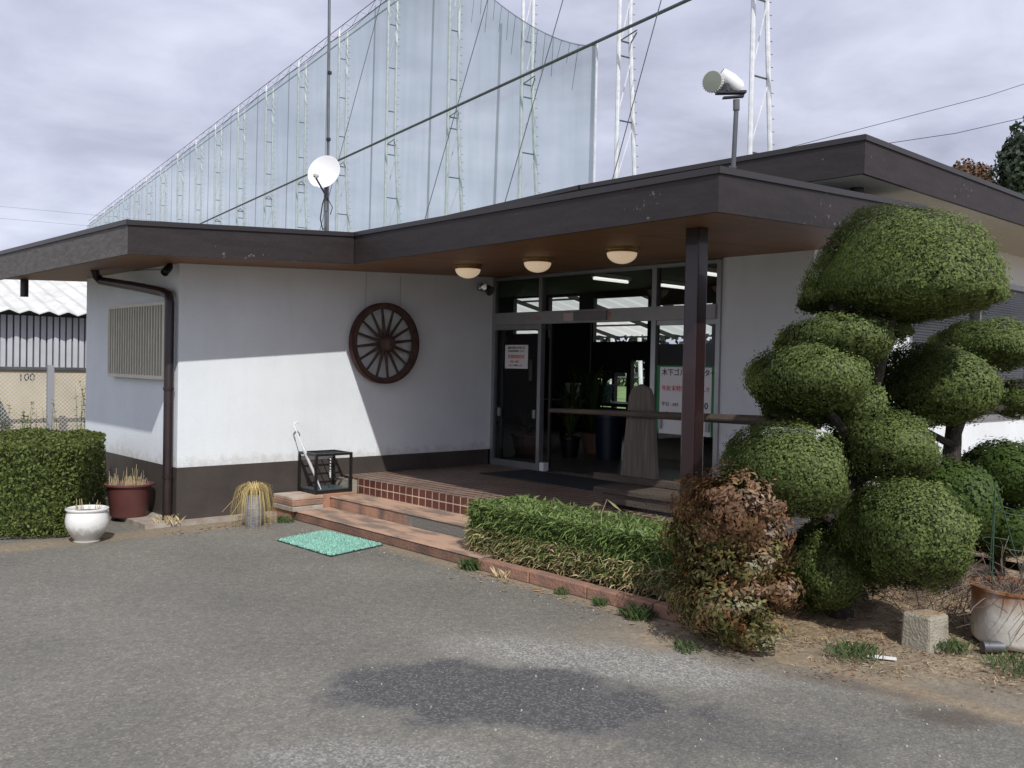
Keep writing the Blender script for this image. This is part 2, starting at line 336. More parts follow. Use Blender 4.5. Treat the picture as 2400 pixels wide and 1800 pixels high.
# tiles
def tile_mat(name, axes, c1, c2, mortar, bw, rh, ms, off=0.0, rough=.45):
    global n, l, b
    m = bpy.data.materials.new(name); m.use_nodes = True; n, l, b = nodes(m)
    co = n.new('ShaderNodeTexCoord'); s_ = n.new('ShaderNodeSeparateXYZ'); l.new(co.outputs['Object'], s_.inputs[0])
    c = n.new('ShaderNodeCombineXYZ'); l.new(s_.outputs[axes[0]], c.inputs[0]); l.new(s_.outputs[axes[1]], c.inputs[1])
    mp = n.new('ShaderNodeMapping'); mp.inputs['Location'].default_value = (0.03, .04, 0); l.new(c.outputs[0], mp.inputs[0])
    br = n.new('ShaderNodeTexBrick'); br.offset = off; l.new(mp.outputs[0], br.inputs['Vector'])
    br.inputs['Scale'].default_value = 1; br.inputs['Brick Width'].default_value = bw; br.inputs['Row Height'].default_value = rh; br.inputs['Mortar Size'].default_value = ms; br.inputs['Mortar Smooth'].default_value = .2
    br.inputs['Color1'].default_value = (*c1, 1); br.inputs['Color2'].default_value = (*c2, 1); br.inputs['Mortar'].default_value = (*mortar, 1)
    nz = n.new('ShaderNodeTexNoise'); nz.inputs['Scale'].default_value = 3; nz.inputs['Detail'].default_value = 6; l.new(co.outputs['Object'], nz.inputs[0])
    r = n.new('ShaderNodeValToRGB'); r.color_ramp.elements[0].position = .3; r.color_ramp.elements[0].color = (.7,.7,.7,1); r.color_ramp.elements[1].position = .7; r.color_ramp.elements[1].color = (1.3,1.3,1.3,1); l.new(nz.outputs[0], r.inputs[0])
    mx = n.new('ShaderNodeMixRGB'); mx.blend_type = 'MULTIPLY'; mx.inputs[0].default_value = 1; l.new(br.outputs[0], mx.inputs[1]); l.new(r.outputs[0], mx.inputs[2]); l.new(mx.outputs[0], b.inputs['Base Color'])
    bp = n.new('ShaderNodeBump'); bp.invert = True; bp.inputs['Strength'].default_value = .5; bp.inputs['Distance'].default_value = .004; l.new(br.outputs['Fac'], bp.inputs['Height']); l.new(bp.outputs[0], b.inputs['Normal'])
    b.inputs['Roughness'].default_value = rough
    return m
M_tile_top = tile_mat('porch_tile', (1, 0), (.135, .070, .052), (.105, .058, .045), (.44, .36, .28), .108, .108, .008)
M_tile_front = tile_mat('riser_tile', (1, 2), (.12, .040, .028), (.10, .036, .026), (.55, .42, .32), .108, .108, .006)

# glass
M_glass = bpy.data.materials.new('clear_glass'); M_glass.use_nodes = True
n, l, b = nodes(M_glass); n.remove(b)
fr = n.new('ShaderNodeFresnel'); fr.inputs[0].default_value = 1.45; tr = n.new('ShaderNodeBsdfTransparent'); tr.inputs[0].default_value = (.80, .84, .83, 1)
gl = n.new('ShaderNodeBsdfGlossy'); gl.inputs['Roughness'].default_value = .01; ms = n.new('ShaderNodeMixShader')
l.new(fr.outputs[0], ms.inputs[0]); l.new(tr.outputs[0], ms.inputs[1]); l.new(gl.outputs[0], ms.inputs[2]); l.new(ms.outputs[0], n['Material Output'].inputs[0])
M_lampg.node_tree.nodes['Principled BSDF'].inputs['Emission Color'].default_value = (1, .76, .50, 1); M_lampg.node_tree.nodes['Principled BSDF'].inputs['Emission Strength'].default_value = .35
# net
def net_mat(name, col, op):
    m = bpy.data.materials.new(name); m.use_nodes = True; n, l, b = nodes(m)
    b.inputs['Base Color'].default_value = (*col, 1); b.inputs['Roughness'].default_value = .9
    co = n.new('ShaderNodeTexCoord'); mp = n.new('ShaderNodeMapping'); mp.inputs['Scale'].default_value = (1, 1, .12); l.new(co.outputs['Object'], mp.inputs[0])
    nz = n.new('ShaderNodeTexNoise'); nz.inputs['Scale'].default_value = 1.1; nz.inputs['Detail'].default_value = 6; l.new(mp.outputs[0], nz.inputs[0])
    mr = n.new('ShaderNodeMapRange'); mr.inputs[1].default_value = .3; mr.inputs[2].default_value = .7; mr.inputs[3].default_value = op*.82; mr.inputs[4].default_value = op*1.18; l.new(nz.outputs[0], mr.inputs[0])
    l.new(mr.outputs[0], b.inputs['Alpha'])
    t = n.new('ShaderNodeBsdfTranslucent'); t.inputs[0].default_value = (*col, 1)
    return m
M_net = net_mat('green_net', (.12, .30, .25), .30)
M_netfold = net_mat('folded_net', (.07, .13, .12), .45)
M_em = bpy.data.materials.new('lit_tube'); M_em.use_nodes = True
n, l, b = nodes(M_em); b.inputs['Emission Color'].default_value = (1, .98, .92, 1); b.inputs['Emission Strength'].default_value = 1.0

# ------------------------------------------------------------ ground
g = MB(); g.add([(-400,-400,0),(700,-400,0),(700,700,0),(-400,700,0)], [(0,1,2,3)])
tag(g.build('ground', M_asph), kind='structure')

# ------------------------------------------------------------ the club house
H = thing('club_house', (0, 0, 0), 'low white stucco club house with dark brown flat roofs and a tiled entrance porch', 'building')
def sof(u): return 2.52 + .046*u
PZ = .36
# walls
w = MB(); w.prism([(0,0,.55),(4.06,0,.55),(4.06,.16,.55),(.16,.16,.55)], [(0,0,2.60),(4.06,0,2.78),(4.06,.16,2.78),(.16,.16,2.60)])
w.build('wing_wall', M_wall, H)
w = MB()   # side wall with the window hole left solid: the grille box stands proud of it
w.prism([(0,0,.55),(.16,.16,.55),(.16,2.64,.55),(0,2.64,.55)], [(0,0,2.56),(.16,.16,2.565),(.16,2.64,2.565),(0,2.64,2.56)])
w.build('side_wall', M_wall, H)
w = MB(); w.box(.16, 4.2, 2.50, 2.64, 0, 2.7); w.build('rear_wall', M_wall, H)
w = MB(); w.box(-.004, .16, -.004, 2.645, 0, .55); w.box(.16, 1.86, -.004, .155, 0, .55); w.box(1.86, 4.0, -.004, .155, .30, .55)
w.build('plinth', M_plinth, H)
# wall right of the entrance and front wall of the main block
w = MB(); w.box(4.06, 4.22, -4.4, -3.415, .2, 3.2); w.box(4.06, 4.22, -3.415, .16, 2.73, 3.2); w.build('entrance_wall', M_wall, H)
w = MB(); w.box(4.22, 6.05, -4.4, -4.24, 0, 3.2); w.box(6.05, 14, -4.4, -4.24, 0, 1.06); w.box(6.05, 14, -4.4, -4.24, 2.76, 3.2); w.box(13.5, 14, -4.4, -4.24, 1.06, 2.76)
w.build('front_wall', M_wall, H)
w = MB(); w.box(14, 14.15, -4.4, -1.4, 0, 3.12); w.box(9.6, 14, -1.5, -1.4, 0, 3.12); w.build('rear_wall', M_wall, H)
# ribbon window
wf = MB(); wf.box(6.05, 13.5, -4.43, -4.30, 1.06, 1.12); wf.box(6.05, 13.5, -4.41, -4.30, 2.70, 2.76); wf.box(6.05, 6.10, -4.41, -4.30, 1.12, 2.70)
for x in (7.9, 9.75, 11.6, 13.45): wf.box(x, x+.05, -4.41, -4.30, 1.12, 2.70)
wf = wf.build('ribbon_window', M_alu, H)
wb = MB()
for i in range(50):
    z = 1.15 + i*.031; wb.add([(6.10,-4.30,z),(13.45,-4.30,z),(13.45,-4.278,z+.010),(6.10,-4.278,z+.010),(6.10,-4.30,z+.002),(13.45,-4.30,z+.002),(13.45,-4.278,z+.012),(6.10,-4.278,z+.012)], [(0,3,2,1),(4,5,6,7),(0,1,5,4),(1,2,6,5),(2,3,7,6),(3,0,4,7)])
wb.build('blind', M_cream, wf)
gp = MB(); gp.add([(6.10,-4.35,1.12),(13.45,-4.35,1.12),(13.45,-4.35,2.70),(6.10,-4.35,2.70)], [(0,1,2,3)]); gp.build('pane', M_glass, wf, recalc=False)
# porch floor
w = MB(); w.box(1.86, 4.06, -5.05, -.004, 0, PZ); w.build('porch_floor', M_tile_top, H)
w = MB(); w.box(1.848, 1.86, -5.05, -.33, 0, PZ); w.box(1.848, 4.06, -5.062, -5.05, 0, PZ); w.build('porch_riser', M_tile_front, H)
w = MB(); w.box(1.79, 1.848, -.33, -.004, 0, .34); w.build('porch_end_block', M_conc, H)
# post
w = MB(); w.box(1.70, 1.82, -4.84, -4.72, PZ, 2.615); w.build('porch_post', M_post, H, bevel=.012)
# lower roof slab : fascia boards, soffit, roof sheet
A = (-.807, -.850, 2.478, 2.749); Bq = (1.457, -.80, 2.600, 2.903); Cq = (1.062, -5.442, 2.569, 2.829); Dq = (4.06, -5.40, 2.706, 2.99)
Ez = (-.804, 3.20, 2.483, 2.79); Gq = (4.06, 3.20, 2.706, 2.99)
def plank(p, q, m, name, t=.03, side=1, z=0):
    d = Vector((q[0]-p[0], q[1]-p[1], 0)).normalized(); p = (p[0]+d.x*.003, p[1]+d.y*.003, p[2], p[3]); q = (q[0]-d.x*.003, q[1]-d.y*.003, q[2], q[3]); nn = Vector((-d.y, d.x, 0))*t*side
    b_ = [(p[0],p[1],p[2]),(q[0],q[1],q[2]),(q[0]+nn.x,q[1]+nn.y,q[2]),(p[0]+nn.x,p[1]+nn.y,p[2])]
    t_ = [(p[0],p[1],p[3]),(q[0],q[1],q[3]),(q[0]+nn.x,q[1]+nn.y,q[3]),(p[0]+nn.x,p[1]+nn.y,p[3])]
    mb = MB(); mb.hexa(b_, t_); f = mb.build(name, m, H)
    # drip edge
    o = Vector((d.y, -d.x, 0))*.014*side
    plank.k = getattr(plank, 'k', 0)+1; zz_ = .0015*plank.k; p = (p[0]-d.x*.012, p[1]-d.y*.012, p[2], p[3]+zz_); q = (q[0]+d.x*.012, q[1]+d.y*.012, q[2], q[3]+zz_)
    e_ = MB(); e_.hexa([(p[0]+o.x,p[1]+o.y,p[3]-.03),(q[0]+o.x,q[1]+o.y,q[3]-.03),(q[0]+nn.x,q[1]+nn.y,q[3]-.03),(p[0]+nn.x,p[1]+nn.y,p[3]-.03)],
            [(p[0]+o.x,p[1]+o.y,p[3]+.012),(q[0]+o.x,q[1]+o.y,q[3]+.012),(q[0]+nn.x,q[1]+nn.y,q[3]+.012),(p[0]+nn.x,p[1]+nn.y,p[3]+.012)])
    e_.build('drip_edge', M_drip, f)
    return f
plank(A, Bq, M_fascia, 'fascia', side=1)
plank(Bq, Cq, M_fascia, 'fascia', side=1)
plank(Cq, Dq, M_fascia, 'fascia', side=1)
plank(Ez, A, M_fascia_w, 'fascia', side=1)['label'] = 'weathered greyish fascia board'
s_ = MB()
poly = [A, Bq, Cq, Dq, Gq, Ez]
zz = lambda p, k: sof(p[0])+.012 if k == 0 else p[3]-.012
s_.prism([(p[0]+.016, p[1]+.016, sof(p[0])+.010) for p in poly], [(p[0]+.016, p[1]+.016, sof(p[0])+.022) for p in poly]); s_.build('soffit', M_soffit, H)
s_ = MB(); s_.prism([(p[0]+.014, p[1]+.014, p[3]-.05) for p in poly], [(p[0]+.014, p[1]+.014, p[3]-.014) for p in poly]); s_.build('roof', M_roof, H)
jn = MB()
for y in (-4.25,-3.05,-1.85,-.65): jn.hexa([(1.36,y-.003,sof(1.36)+.0085),(4.05,y-.003,sof(4.05)+.0085),(4.05,y+.003,sof(4.05)+.0085),(1.36,y+.003,sof(1.36)+.0085)], [(1.36,y-.003,sof(1.36)+.012),(4.05,y-.003,sof(4.05)+.012),(4.05,y+.003,sof(4.05)+.012),(1.36,y+.003,sof(1.36)+.012)])
jn.build('soffit_joints', M_drip, H)
# soffit nosing strip at the porch front
# main roof
A2 = (3.05, -5.367, 3.12, 3.395); B2 = (15, -5.367, 3.12, 3.395); C2 = (3.05, -2.40, 3.12, 3.395); C3 = (3.05, .90, 3.00, 3.275)
plank(A2, B2, M_fascia, 'upper_fascia', side=1)
plank(C2, A2, M_fascia, 'upper_fascia', side=1); plank(C3, C2, M_fascia, 'upper_fascia', side=1)
s_ = MB(); s_.prism([(3.06,-5.35,3.135),(14.99,-5.35,3.135),(14.99,-1.2,3.135),(3.06,-1.2,3.135)], [(3.06,-5.35,3.15),(14.99,-5.35,3.15),(14.99,-1.2,3.15),(3.06,-1.2,3.15)]); s_.build('upper_soffit', M_soffit_w, H)
s_ = MB(); s_.prism([(3.07,-5.34,3.34),(14.99,-5.34,3.34),(14.99,-1.2,3.31),(3.07,-1.2,3.30)], [(3.07,-5.34,3.385),(14.99,-5.34,3.385),(14.99,-1.2,3.36),(3.07,-1.2,3.345)]); s_.build('roof', M_roof, H)
s_ = MB(); s_.prism([(4.07,-2.4,3.14),(9.75,-2.4,3.14),(9.75,9,3.14),(4.07,9,3.14)], [(4.07,-2.4,3.24),(9.75,-2.4,3.24),(9.75,9,3.24),(4.07,9,3.24)]); s_.build('rear_roof', M_roof, H)
# ribbed flashing along the upper roof's left edge
s_ = MB()
for k in range(3):
    o_ = .03 + k*.05; s_.tube([(3.05+o_, -4.9+.5*k, 3.392+.008*k), (3.05+o_, -3.6, 3.405+.012*k), (3.05+o_, -2.4, 3.408+.012*k), (3.05+o_, -.9, 3.352+.01*k)], .016, 6)
s_.build('roof_flashing', M_roof, H)
s_ = MB(); s_.tube([(3.62,-5.02,3.14),(3.62,-5.02,3.02),(3.68,-4.93,2.90),(3.8,-4.85,2.80)], .055, 12); s_.build('drain_elbow', M_pipe, H, smooth=True)
# downpipe at the corner
s_ = MB(); s_.tube([(-.35,1.32,2.52),(-.33,1.34,2.46),(-.28,1.33,2.41),(-.16,.70,2.33),(-.09,.18,2.255),(-.075,.08,2.225),(-.07,.055,2.15),(-.07,.055,.0)], .045, 14)
for z in (1.30, .45): s_.tube([(-.07,.055,z),(-.07,.055,z+.03)], .052, 14)
s_.build('downpipe', M_pipe, H, smooth=True)
s_ = MB(); s_.tube([(-.55, 3.1, 2.50),(-.55,3.1,2.30)], .045, 10); s_.build('drain_stub', M_pipe, H, smooth=True)
# grille window on the side wall
gw = MB()
x0, x1, y0, y1, z0, z1 = -.075, -.004, .17, 1.72, 1.40, 2.165
gw.box(x0, x1, y0, y1, z0, z0+.035); gw.box(x0, x1, y0, y1, z1-.03, z1); gw.box(x0, x0+.03, y0, y0+.03, z0+.035, z1-.03); gw.box(x0, x0+.03, y1-.03, y1, z0+.035, z1-.03)
gw = gw.build('window_grille', M_cream, H)
q = MB()
for i in range(22):
    y = y0+.05+i*(y1-y0-.10)/21; q.box(x0+.003, x0+.018, y-.010, y+.010, z0+.035, z1-.03)
q.build('bars', M_cream, gw)
q = MB(); q.box(-.012, -.005, y0+.02, y1-.02, z0+.035, z1-.03); q.build('window_frame', mat('pale_window', (.13, .14, .125), .4), gw)
# hose loop hanging by the pipe
# concrete strip at the foot of the walls
s_ = MB(); s_.box(-.34, 0-.006, -.10, 2.6, .0, .045); s_.box(-.006, 1.02, -.13, -.006, 0, .04); tag(s_.build('footing_strip', M_stonepale), kind='structure')

# entrance doors
DR = MB(); U0, U1 = 4.03, 4.09
DR.box(U0, U1, -.055, -.004, PZ, 2.70); DR.box(U0, U1, -3.415, -3.365, PZ, 2.70); DR.box(U0, U1, -3.365, -.055, 2.665, 2.70)
DR.box(U0-.01, U1, -.90, -.845, PZ, 2.665); DR.box(U0-.012, U1, -2.62, -2.56, PZ, 2.665)
DR.box(U0+.004, U1, -.845, -.055, PZ, .44); DR.box(U0+.004, U1, -.845, -.055, 2.05, 2.11); DR.box(U0+.004, U1, -3.365, -2.62, 2.06, 2.11); DR.box(U0+.004, U1, -3.365, -2.62, PZ, .44)
ED = DR.build('entrance_door', M_alu, H)
q = MB(); q.box(U0-.02, U1, -3.37, -.05, 2.112, 2.258); q.build('header_band', M_alu_band, ED)
q = MB(); q.add([(4.06,-.845,.44),(4.06,-.055,.44),(4.06,-.055,2.05),(4.06,-.845,2.05)], [(3,2,1,0)]); q.build('glass_pane', M_glass, ED, recalc=False)
q = MB(); q.add([(4.06,-3.365,.44),(4.06,-2.62,.44),(4.06,-2.62,2.06),(4.06,-3.365,2.06)], [(3,2,1,0)]); q.build('glass_pane', M_glass, ED, recalc=False)
for y0_, y1_ in ((-.845,-.055),(-2.56,-.90),(-3.365,-2.62)):
    q = MB(); q.add([(4.06,y0_,2.26),(4.06,y1_,2.26),(4.06,y1_,2.665),(4.06,y0_,2.665)], [(3,2,1,0)]); q.build('transom_pane', M_glass, ED, recalc=False)
# sliding leaf parked behind the left pane (edge shows)
q = MB(); q.box(4.105, 4.135, -.99, -.955, PZ+.02, 2.10); q.box(4.105,4.135,-.955,-.14,PZ+.02,.46); q.box(4.105,4.135,-.955,-.14,2.04,2.10); q.box(4.105,4.135,-.14,-.10,PZ+.02,2.10)
q.build('sliding_leaf', mat('dark_bronze_frame', (.05,.05,.052), .4, .5), ED)
q = MB(); q.box(4.02, 4.10, -.985, -.91, PZ+.003, PZ+.10); q.build('floor_guide', M_paper, ED)
q = MB()
for y in (-.17, -.80, -2.70, -3.30): MB().box(4.015, 4.03, y-.02, y+.02, .98, 1.08).build('finger_pull', M_alu_band, ED)
q = MB(); q.box(3.985, 4.01, -1.95, -1.45, 2.13, 2.235); q.build('sensor_box', mat('grey_sensor', (.18,.18,.19), .4), ED)

# text
def text(body, size, m, name, parent, u, v, z, rotz=-PI/2, align='LEFT', bold=0):
    c = bpy.data.curves.new(name, 'FONT'); c.body = body; c.size = size; c.align_x = align; c.align_y = 'CENTER'; c.extrude = .0008; c.offset = bold
    t = bpy.data.objects.new(name+'_tmp', c); COL.objects.link(t)
    bpy.context.view_layer.update()
    me = bpy.data.meshes.new_from_object(t.evaluated_get(bpy.context.evaluated_depsgraph_get())); bpy.data.objects.remove(t)
    me.materials.clear(); me.materials.append(m)
    o = bpy.data.objects.new(name, me); COL.objects.link(o)
    mw = Matrix.Translation((u, v, z)) @ Matrix.Rotation(rotz, 4, 'Z') @ Matrix.Rotation(PI/2, 4, 'X')
    o.matrix_world = mw
    if parent: o.parent = parent; o.matrix_parent_inverse = parent.matrix_world.inverted()
    return o
nb = thing('notice_sheet', (4.05, -.44, 1.57), 'white printed notice taped inside the left glass door', 'notice')
q = MB(); q.box(4.050, 4.054, -.645, -.235, 1.572, 1.862); q.build('sheet', M_paper, nb)
text('臨時休業のお知らせ', .034, M_ink, 'lettering', nb, 4.047, -.29, 1.825); text('打席利用時間について', .03, M_ink, 'lettering', nb, 4.047, -.29, 1.785)
text('営業時間変更', .05, M_red, 'lettering', nb, 4.047, -.29, 1.715); text('打席・練習', .032, M_red, 'lettering', nb, 4.047, -.33, 1.655); text('よろしくお願いします', .024, M_ink, 'lettering', nb, 4.047, -.31, 1.61)
sb = thing('hours_board', (4.05, -2.98, .95), 'white and green opening hours board on the right glass door', 'sign')
q = MB(); q.box(4.047, 4.051, -3.36, -2.625, .93, 1.64); q.build('green_border', M_green, sb)
q = MB(); q.box(4.042, 4.046, -3.325, -2.675, .93, 1.625); q.build('panel', M_paper, sb)
text('木下ゴルフセンター', .076, M_ink, 'lettering', sb, 4.040, -2.70, 1.565, bold=.0008)
text('年度末特別営業致し!!', .063, M_red, 'lettering', sb, 4.040, -2.70, 1.40, bold=.0008)
text('平日 : AM', .052, M_ink, 'lettering', sb, 4.040, -2.70, 1.235); text('9:00', .088, M_ink, 'lettering', sb, 4.040, -3.29, 1.235, align='RIGHT', bold=.0012)
text('土日', .052, M_red, 'lettering', sb, 4.040, -2.70, 1.135); text('20:00', .088, M_ink, 'lettering', sb, 4.040, -3.29, 1.115, align='RIGHT', bold=.0012)
# stickers on the header band
M_redf = mat('faded_red', (.40,.10,.08), .7, col2=(.5,.35,.3), vscale=40)
for nm, y0_, y1_, z0_, z1_, m_, lb in (('sticker', -.82, -.88, 2.155, 2.20, M_redf, 'small red sticker at the left end of the door header band'),
        ('sticker', -1.28, -1.46, 2.135, 2.225, mat('pinkish_paper', (.55,.45,.43), .6), 'pale pinkish sticker left of the door sensor on the header band'),
        ('sticker', -1.86, -1.91, 2.155, 2.215, M_redf, 'red sticker right of the door sensor on the header band')):
    q = MB(); q.box(3.995 if nm else 0, 4.008, y1_, y0_, z0_, z1_) if False else q.box(4.004, 4.009, y1_ - (.09 if y0_ == -1.86 else 0), y0_ - (.09 if y0_ == -1.86 else 0), z0_, z1_); tag(q.build(nm, m_), lb, 'sticker')

# interior room
q = MB(); q.box(4.22, 9.5, -4.2, 8.8, .30, PZ-.002); q.build('room_floor', M_intfloor, H)
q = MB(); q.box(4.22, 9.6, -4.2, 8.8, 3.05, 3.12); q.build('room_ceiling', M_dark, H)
q = MB(); q.box(4.22, 9.5, -4.235, -4.2, PZ, 3.05) if False else None
q = MB(); 
def holes(rects, ya, yb, za, zb):
    ys = sorted({ya, yb}|{r[0] for r in rects}|{r[1] for r in rects}); zs = sorted({za, zb}|{r[2] for r in rects}|{r[3] for r in rects})
    for a_, b_ in zip(ys[:-1], ys[1:]):
        z_s = None
        for c_, d_ in zip(zs[:-1], zs[1:]):
            open_ = any(r[0] <= a_ and b_ <= r[1] and r[2] <= c_ and d_ <= r[3] for r in rects)
            if not open_ and z_s is None: z_s = c_
            if (open_ or d_ == zs[-1]) and z_s is not None:
                q.box(9.5, 9.6, a_, b_, z_s, c_ if open_ else d_); z_s = None
holes([(4.78,5.55,2.28,3.02),(3.66,4.50,2.20,3.0),(1.95,3.28,2.10,2.93),(.55,1.80,2.05,2.75),(-.6,.35,1.9,2.6),
       (3.72,4.08,1.46,1.74),(2.78,3.24,.86,1.40),(2.42,2.72,.85,1.52),(2.0,2.32,1.1,1.75),(2.80,3.24,.48,.72),(4.95,5.05,1.3,1.75)], -4.2, 8.8, .30, 3.05)
q.box(4.22, 9.5, 8.7, 8.8, .3, 3.05); q.box(4.17, 4.22, .16, 8.8, .3, 3.05); q.box(4.3, 9.5, 6.3, 6.4, .3, 3.05); q.box(6.2, 6.28, -4.2, -2.2, .3, 3.05)
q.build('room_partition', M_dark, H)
q = MB(); q.box(8.3, 8.34, 2.25, 3.2, 1.35, 2.5); q.build('hanging_screen', mat('grey_screen', (.06,.06,.065), .7), H)
for i, (x, y) in enumerate(((6.75,.8),(8.25,.7),(6.95,-.95))):
    ft = MB(); ft.box(x, x+.85, y-.05, y+.05, 2.99, 3.05); t_ = ft.build('light_housing', M_paper)
    tag(t_, ('lit fluorescent ceiling light above the middle doorway, nearest one', 'lit fluorescent ceiling light farther in, above the right door mullion', 'lit fluorescent ceiling light seen right of the porch post', 'lit fluorescent ceiling light deepest inside the hall')[i], 'ceiling light', 'lit ceiling lights inside the hall')
    t_.name = 'tube_light'
    ft = MB(); ft.tube([(x+.03,y,2.965),(x+.82,y,2.965)], .022, 8); ft.build('tube', M_em, t_)
# interior furniture
def potted(name, loc, label, hgt, potm, green=True, r=.14):
    t = thing(name, loc, label, 'potted plant')
    x, y, z = loc
    MB().lathe([(.0,0),(r*.75,0),(r,.24),(r*1.08,.25),(r*1.08,.28),(r*.9,.28),(r*.85,.22),(0,.22)], (x,y,z), 20).build('pot', potm, t, smooth=True)
    lf = MB()
    for i in range(60):
        a = random.uniform(0, 2*PI); le = random.uniform(.4, 1)*hgt; sp_ = random.uniform(.15, .5)*hgt
        p0 = Vector((x, y, z+.24)); p1 = p0+Vector((math.cos(a)*sp_*.4, math.sin(a)*sp_*.4, le*.7)); p2 = p0+Vector((math.cos(a)*sp_, math.sin(a)*sp_, le*.85))
        w_ = Vector((-math.sin(a), math.cos(a), 0))*.02
        lf.add([p0-w_*.4, p0+w_*.4, p1+w_, p1-w_, p2], [(0,1,2,3),(3,2,4)])
    lf.build('foliage', M_leaf_shade, t, recalc=False)
potted('potted_plant', (5.6, .1, PZ), 'bushy houseplant in a dark pot left inside the doorway', 1.1, M_black)
potted('potted_plant', (6.3, .35, PZ), 'tall dark houseplant in a terracotta pot behind the doorway', 1.3, M_terra)
potted('potted_plant', (5.4, .75, PZ), 'low plant in a wide orange pot on the hall floor', .45, M_terra, r=.22)
tb = thing('hall_table', (7.3, .4, PZ), 'long dark table inside the hall behind the doorway', 'table')
MB().box(6.9, 7.6, -1.6, 2.2, 1.02, 1.07).build('table_top', M_black, tb)
for (x, y) in ((6.95,-1.5),(7.5,-1.5),(6.95,2.1),(7.5,2.1)): MB().box(x-.03, x+.03, y-.03, y+.03, PZ, 1.02).build('leg', M_black, tb)
potted('potted_plant', (7.2, .9, 1.07), 'small plant in a pale green pot on the hall table', .35, mat('pale_green_pot', (.22,.42,.33), .4), r=.13)
potted('potted_plant', (7.2, 1.6, 1.07), 'small plant in a white pot on the hall table', .3, M_white, r=.12)
for i, (x, y) in enumerate(((5.9, -.35), (6.0, -.85))):
    t_ = thing('waste_bin', (x, y, PZ), ('dark blue ribbed bin inside the doorway, left of the pair', 'dark blue ribbed bin inside the doorway, right of the pair')[i], 'bin', 'dark bins inside the doorway')
    MB().lathe([(0,0),(.17,0),(.20,.55),(.215,.56),(.215,.60),(0,.62)], (x,y,PZ), 24).build('bin_body', mat('navy_plastic', (.015,.02,.045), .4), t_, smooth=True)
# range canopy beyond the hall
cn = thing('range_canopy', (11.5, 3, 0), 'pale translucent corrugated canopy over the driving bays seen through the hall windows', 'canopy')
q = MB(); nx = 120
vs = []; fs = []
for i in range(nx+1):
    y = -3 + i*.12; dz = .02*math.sin(i*PI/2)
    vs += [(9.7, y, 3.30+dz), (14.0, y, 2.42+dz)]
for i in range(nx): fs.append((2*i, 2*i+1, 2*i+3, 2*i+2))
q.add(vs, fs); q.build('roof_sheet', mat('translucent_sheet', (.85,.85,.78), .6, trans=.6), cn, recalc=False)
q = MB()
for y in np.arange(-2.5, 11, 1.8): q.bar((9.7,y,3.22),(14,y,2.34),.06,.08)
for x in (10.6, 11.7, 12.8, 13.9): q.bar((x,-3,3.30-.205*(x-9.7)-.06),(x,11,3.30-.205*(x-9.7)-.06),.04,.04)
q.build('beams', M_dark, cn)
for y in (.5, 4.1, 7.7): MB().tube([(13.9,y,0),(13.9,y,2.5)], .04, 8).build('post', M_dish, cn)
q = MB(); q.add([(14.3,-3,.004),(120,-3,.004),(120,90,.004),(14.3,90,.004)], [(0,1,2,3)]); tag(q.build('range_grass', mat('range_turf', (.15,.24,.07), .9, var=.3, vscale=2)), kind='structure')

rngh = np.random.default_rng(3); Ph = np.c_[58.5+2*rngh.random(9000), 80*rngh.random(9000), 7.5*rngh.random(9000)]
Vh, Fh = (None, None)
# cart wheel
wc = Vector((2.345, -.09, 1.83)); WR = .445
cw = thing('cart_wheel', (wc.x, wc.y, wc.z-WR), 'old brown wooden cart wheel hung on the white wing wall', 'cart wheel')
rot = Matrix.Rotation(PI/2, 3, 'X')
MB().lathe([(WR-.055,-.03),(WR,-.03),(WR,.03),(WR-.055,.03),(WR-.055,-.03)], wc, 64, rot).build('rim', M_wheelrim, cw, smooth=True)
MB().lathe([(WR,-.036),(WR+.012,-.036),(WR+.012,.036),(WR,.036)], wc, 64, rot).build('iron_tyre', mat('rusted_iron', (.075,.03,.024), .75, .3, var=.3, vscale=10), cw, smooth=True)
MB().lathe([(0,-.06),(.035,-.06),(.07,-.05),(.09,0),(.085,.06),(.06,.13),(.045,.15),(0,.15)], wc, 24, rot).build('hub', M_wheelrim, cw, smooth=True)
for k in range(16):
    t = 2*PI*(k+.3)/16; d = Vector((math.cos(t), 0, math.sin(t)))
    MB().tube([wc+d*.06, wc+d*.18, wc+d*(WR-.05)], [.021,.018,.014], 8).build('spoke', M_spoke, cw, smooth=True)
q = MB()
for sx_ in (-.22, .25): MB().tube([(wc.x+sx_,-.02,wc.z+.38),(wc.x+sx_,-.02,2.62)], .0018, 5).build('hanging_wire', M_galvd, cw)

# ceiling lamps
def lamp(x, y, lb):
    z = sof(x)+.010; r = .138
    t = thing('ceiling_lamp', (x, y, z), lb, 'ceiling lamp', 'round glass lamps under the porch roof')
    MB().lathe([(0,0),(r+.012,0),(r+.014,-.022),(r,-.03),(r+.004,-.045),(r-.01,-.05)], (x,y,z), 40).build('rim', M_brass, t, smooth=True)
    MB().lathe([((r-.006)*math.cos(a), -.045-.095*math.sin(a)) for a in np.linspace(0, PI/2, 12)], (x,y,z), 40).build('glass_bowl', M_lampg, t, smooth=True)
lamp(2.49, -1.355, 'frosted glass bowl lamp with brass rim, nearest the wing wall')
lamp(2.52, -2.363, 'frosted glass bowl lamp with brass rim, middle one of the porch ceiling')
lamp(2.41, -3.52, 'frosted glass bowl lamp with brass rim, nearest the porch post')
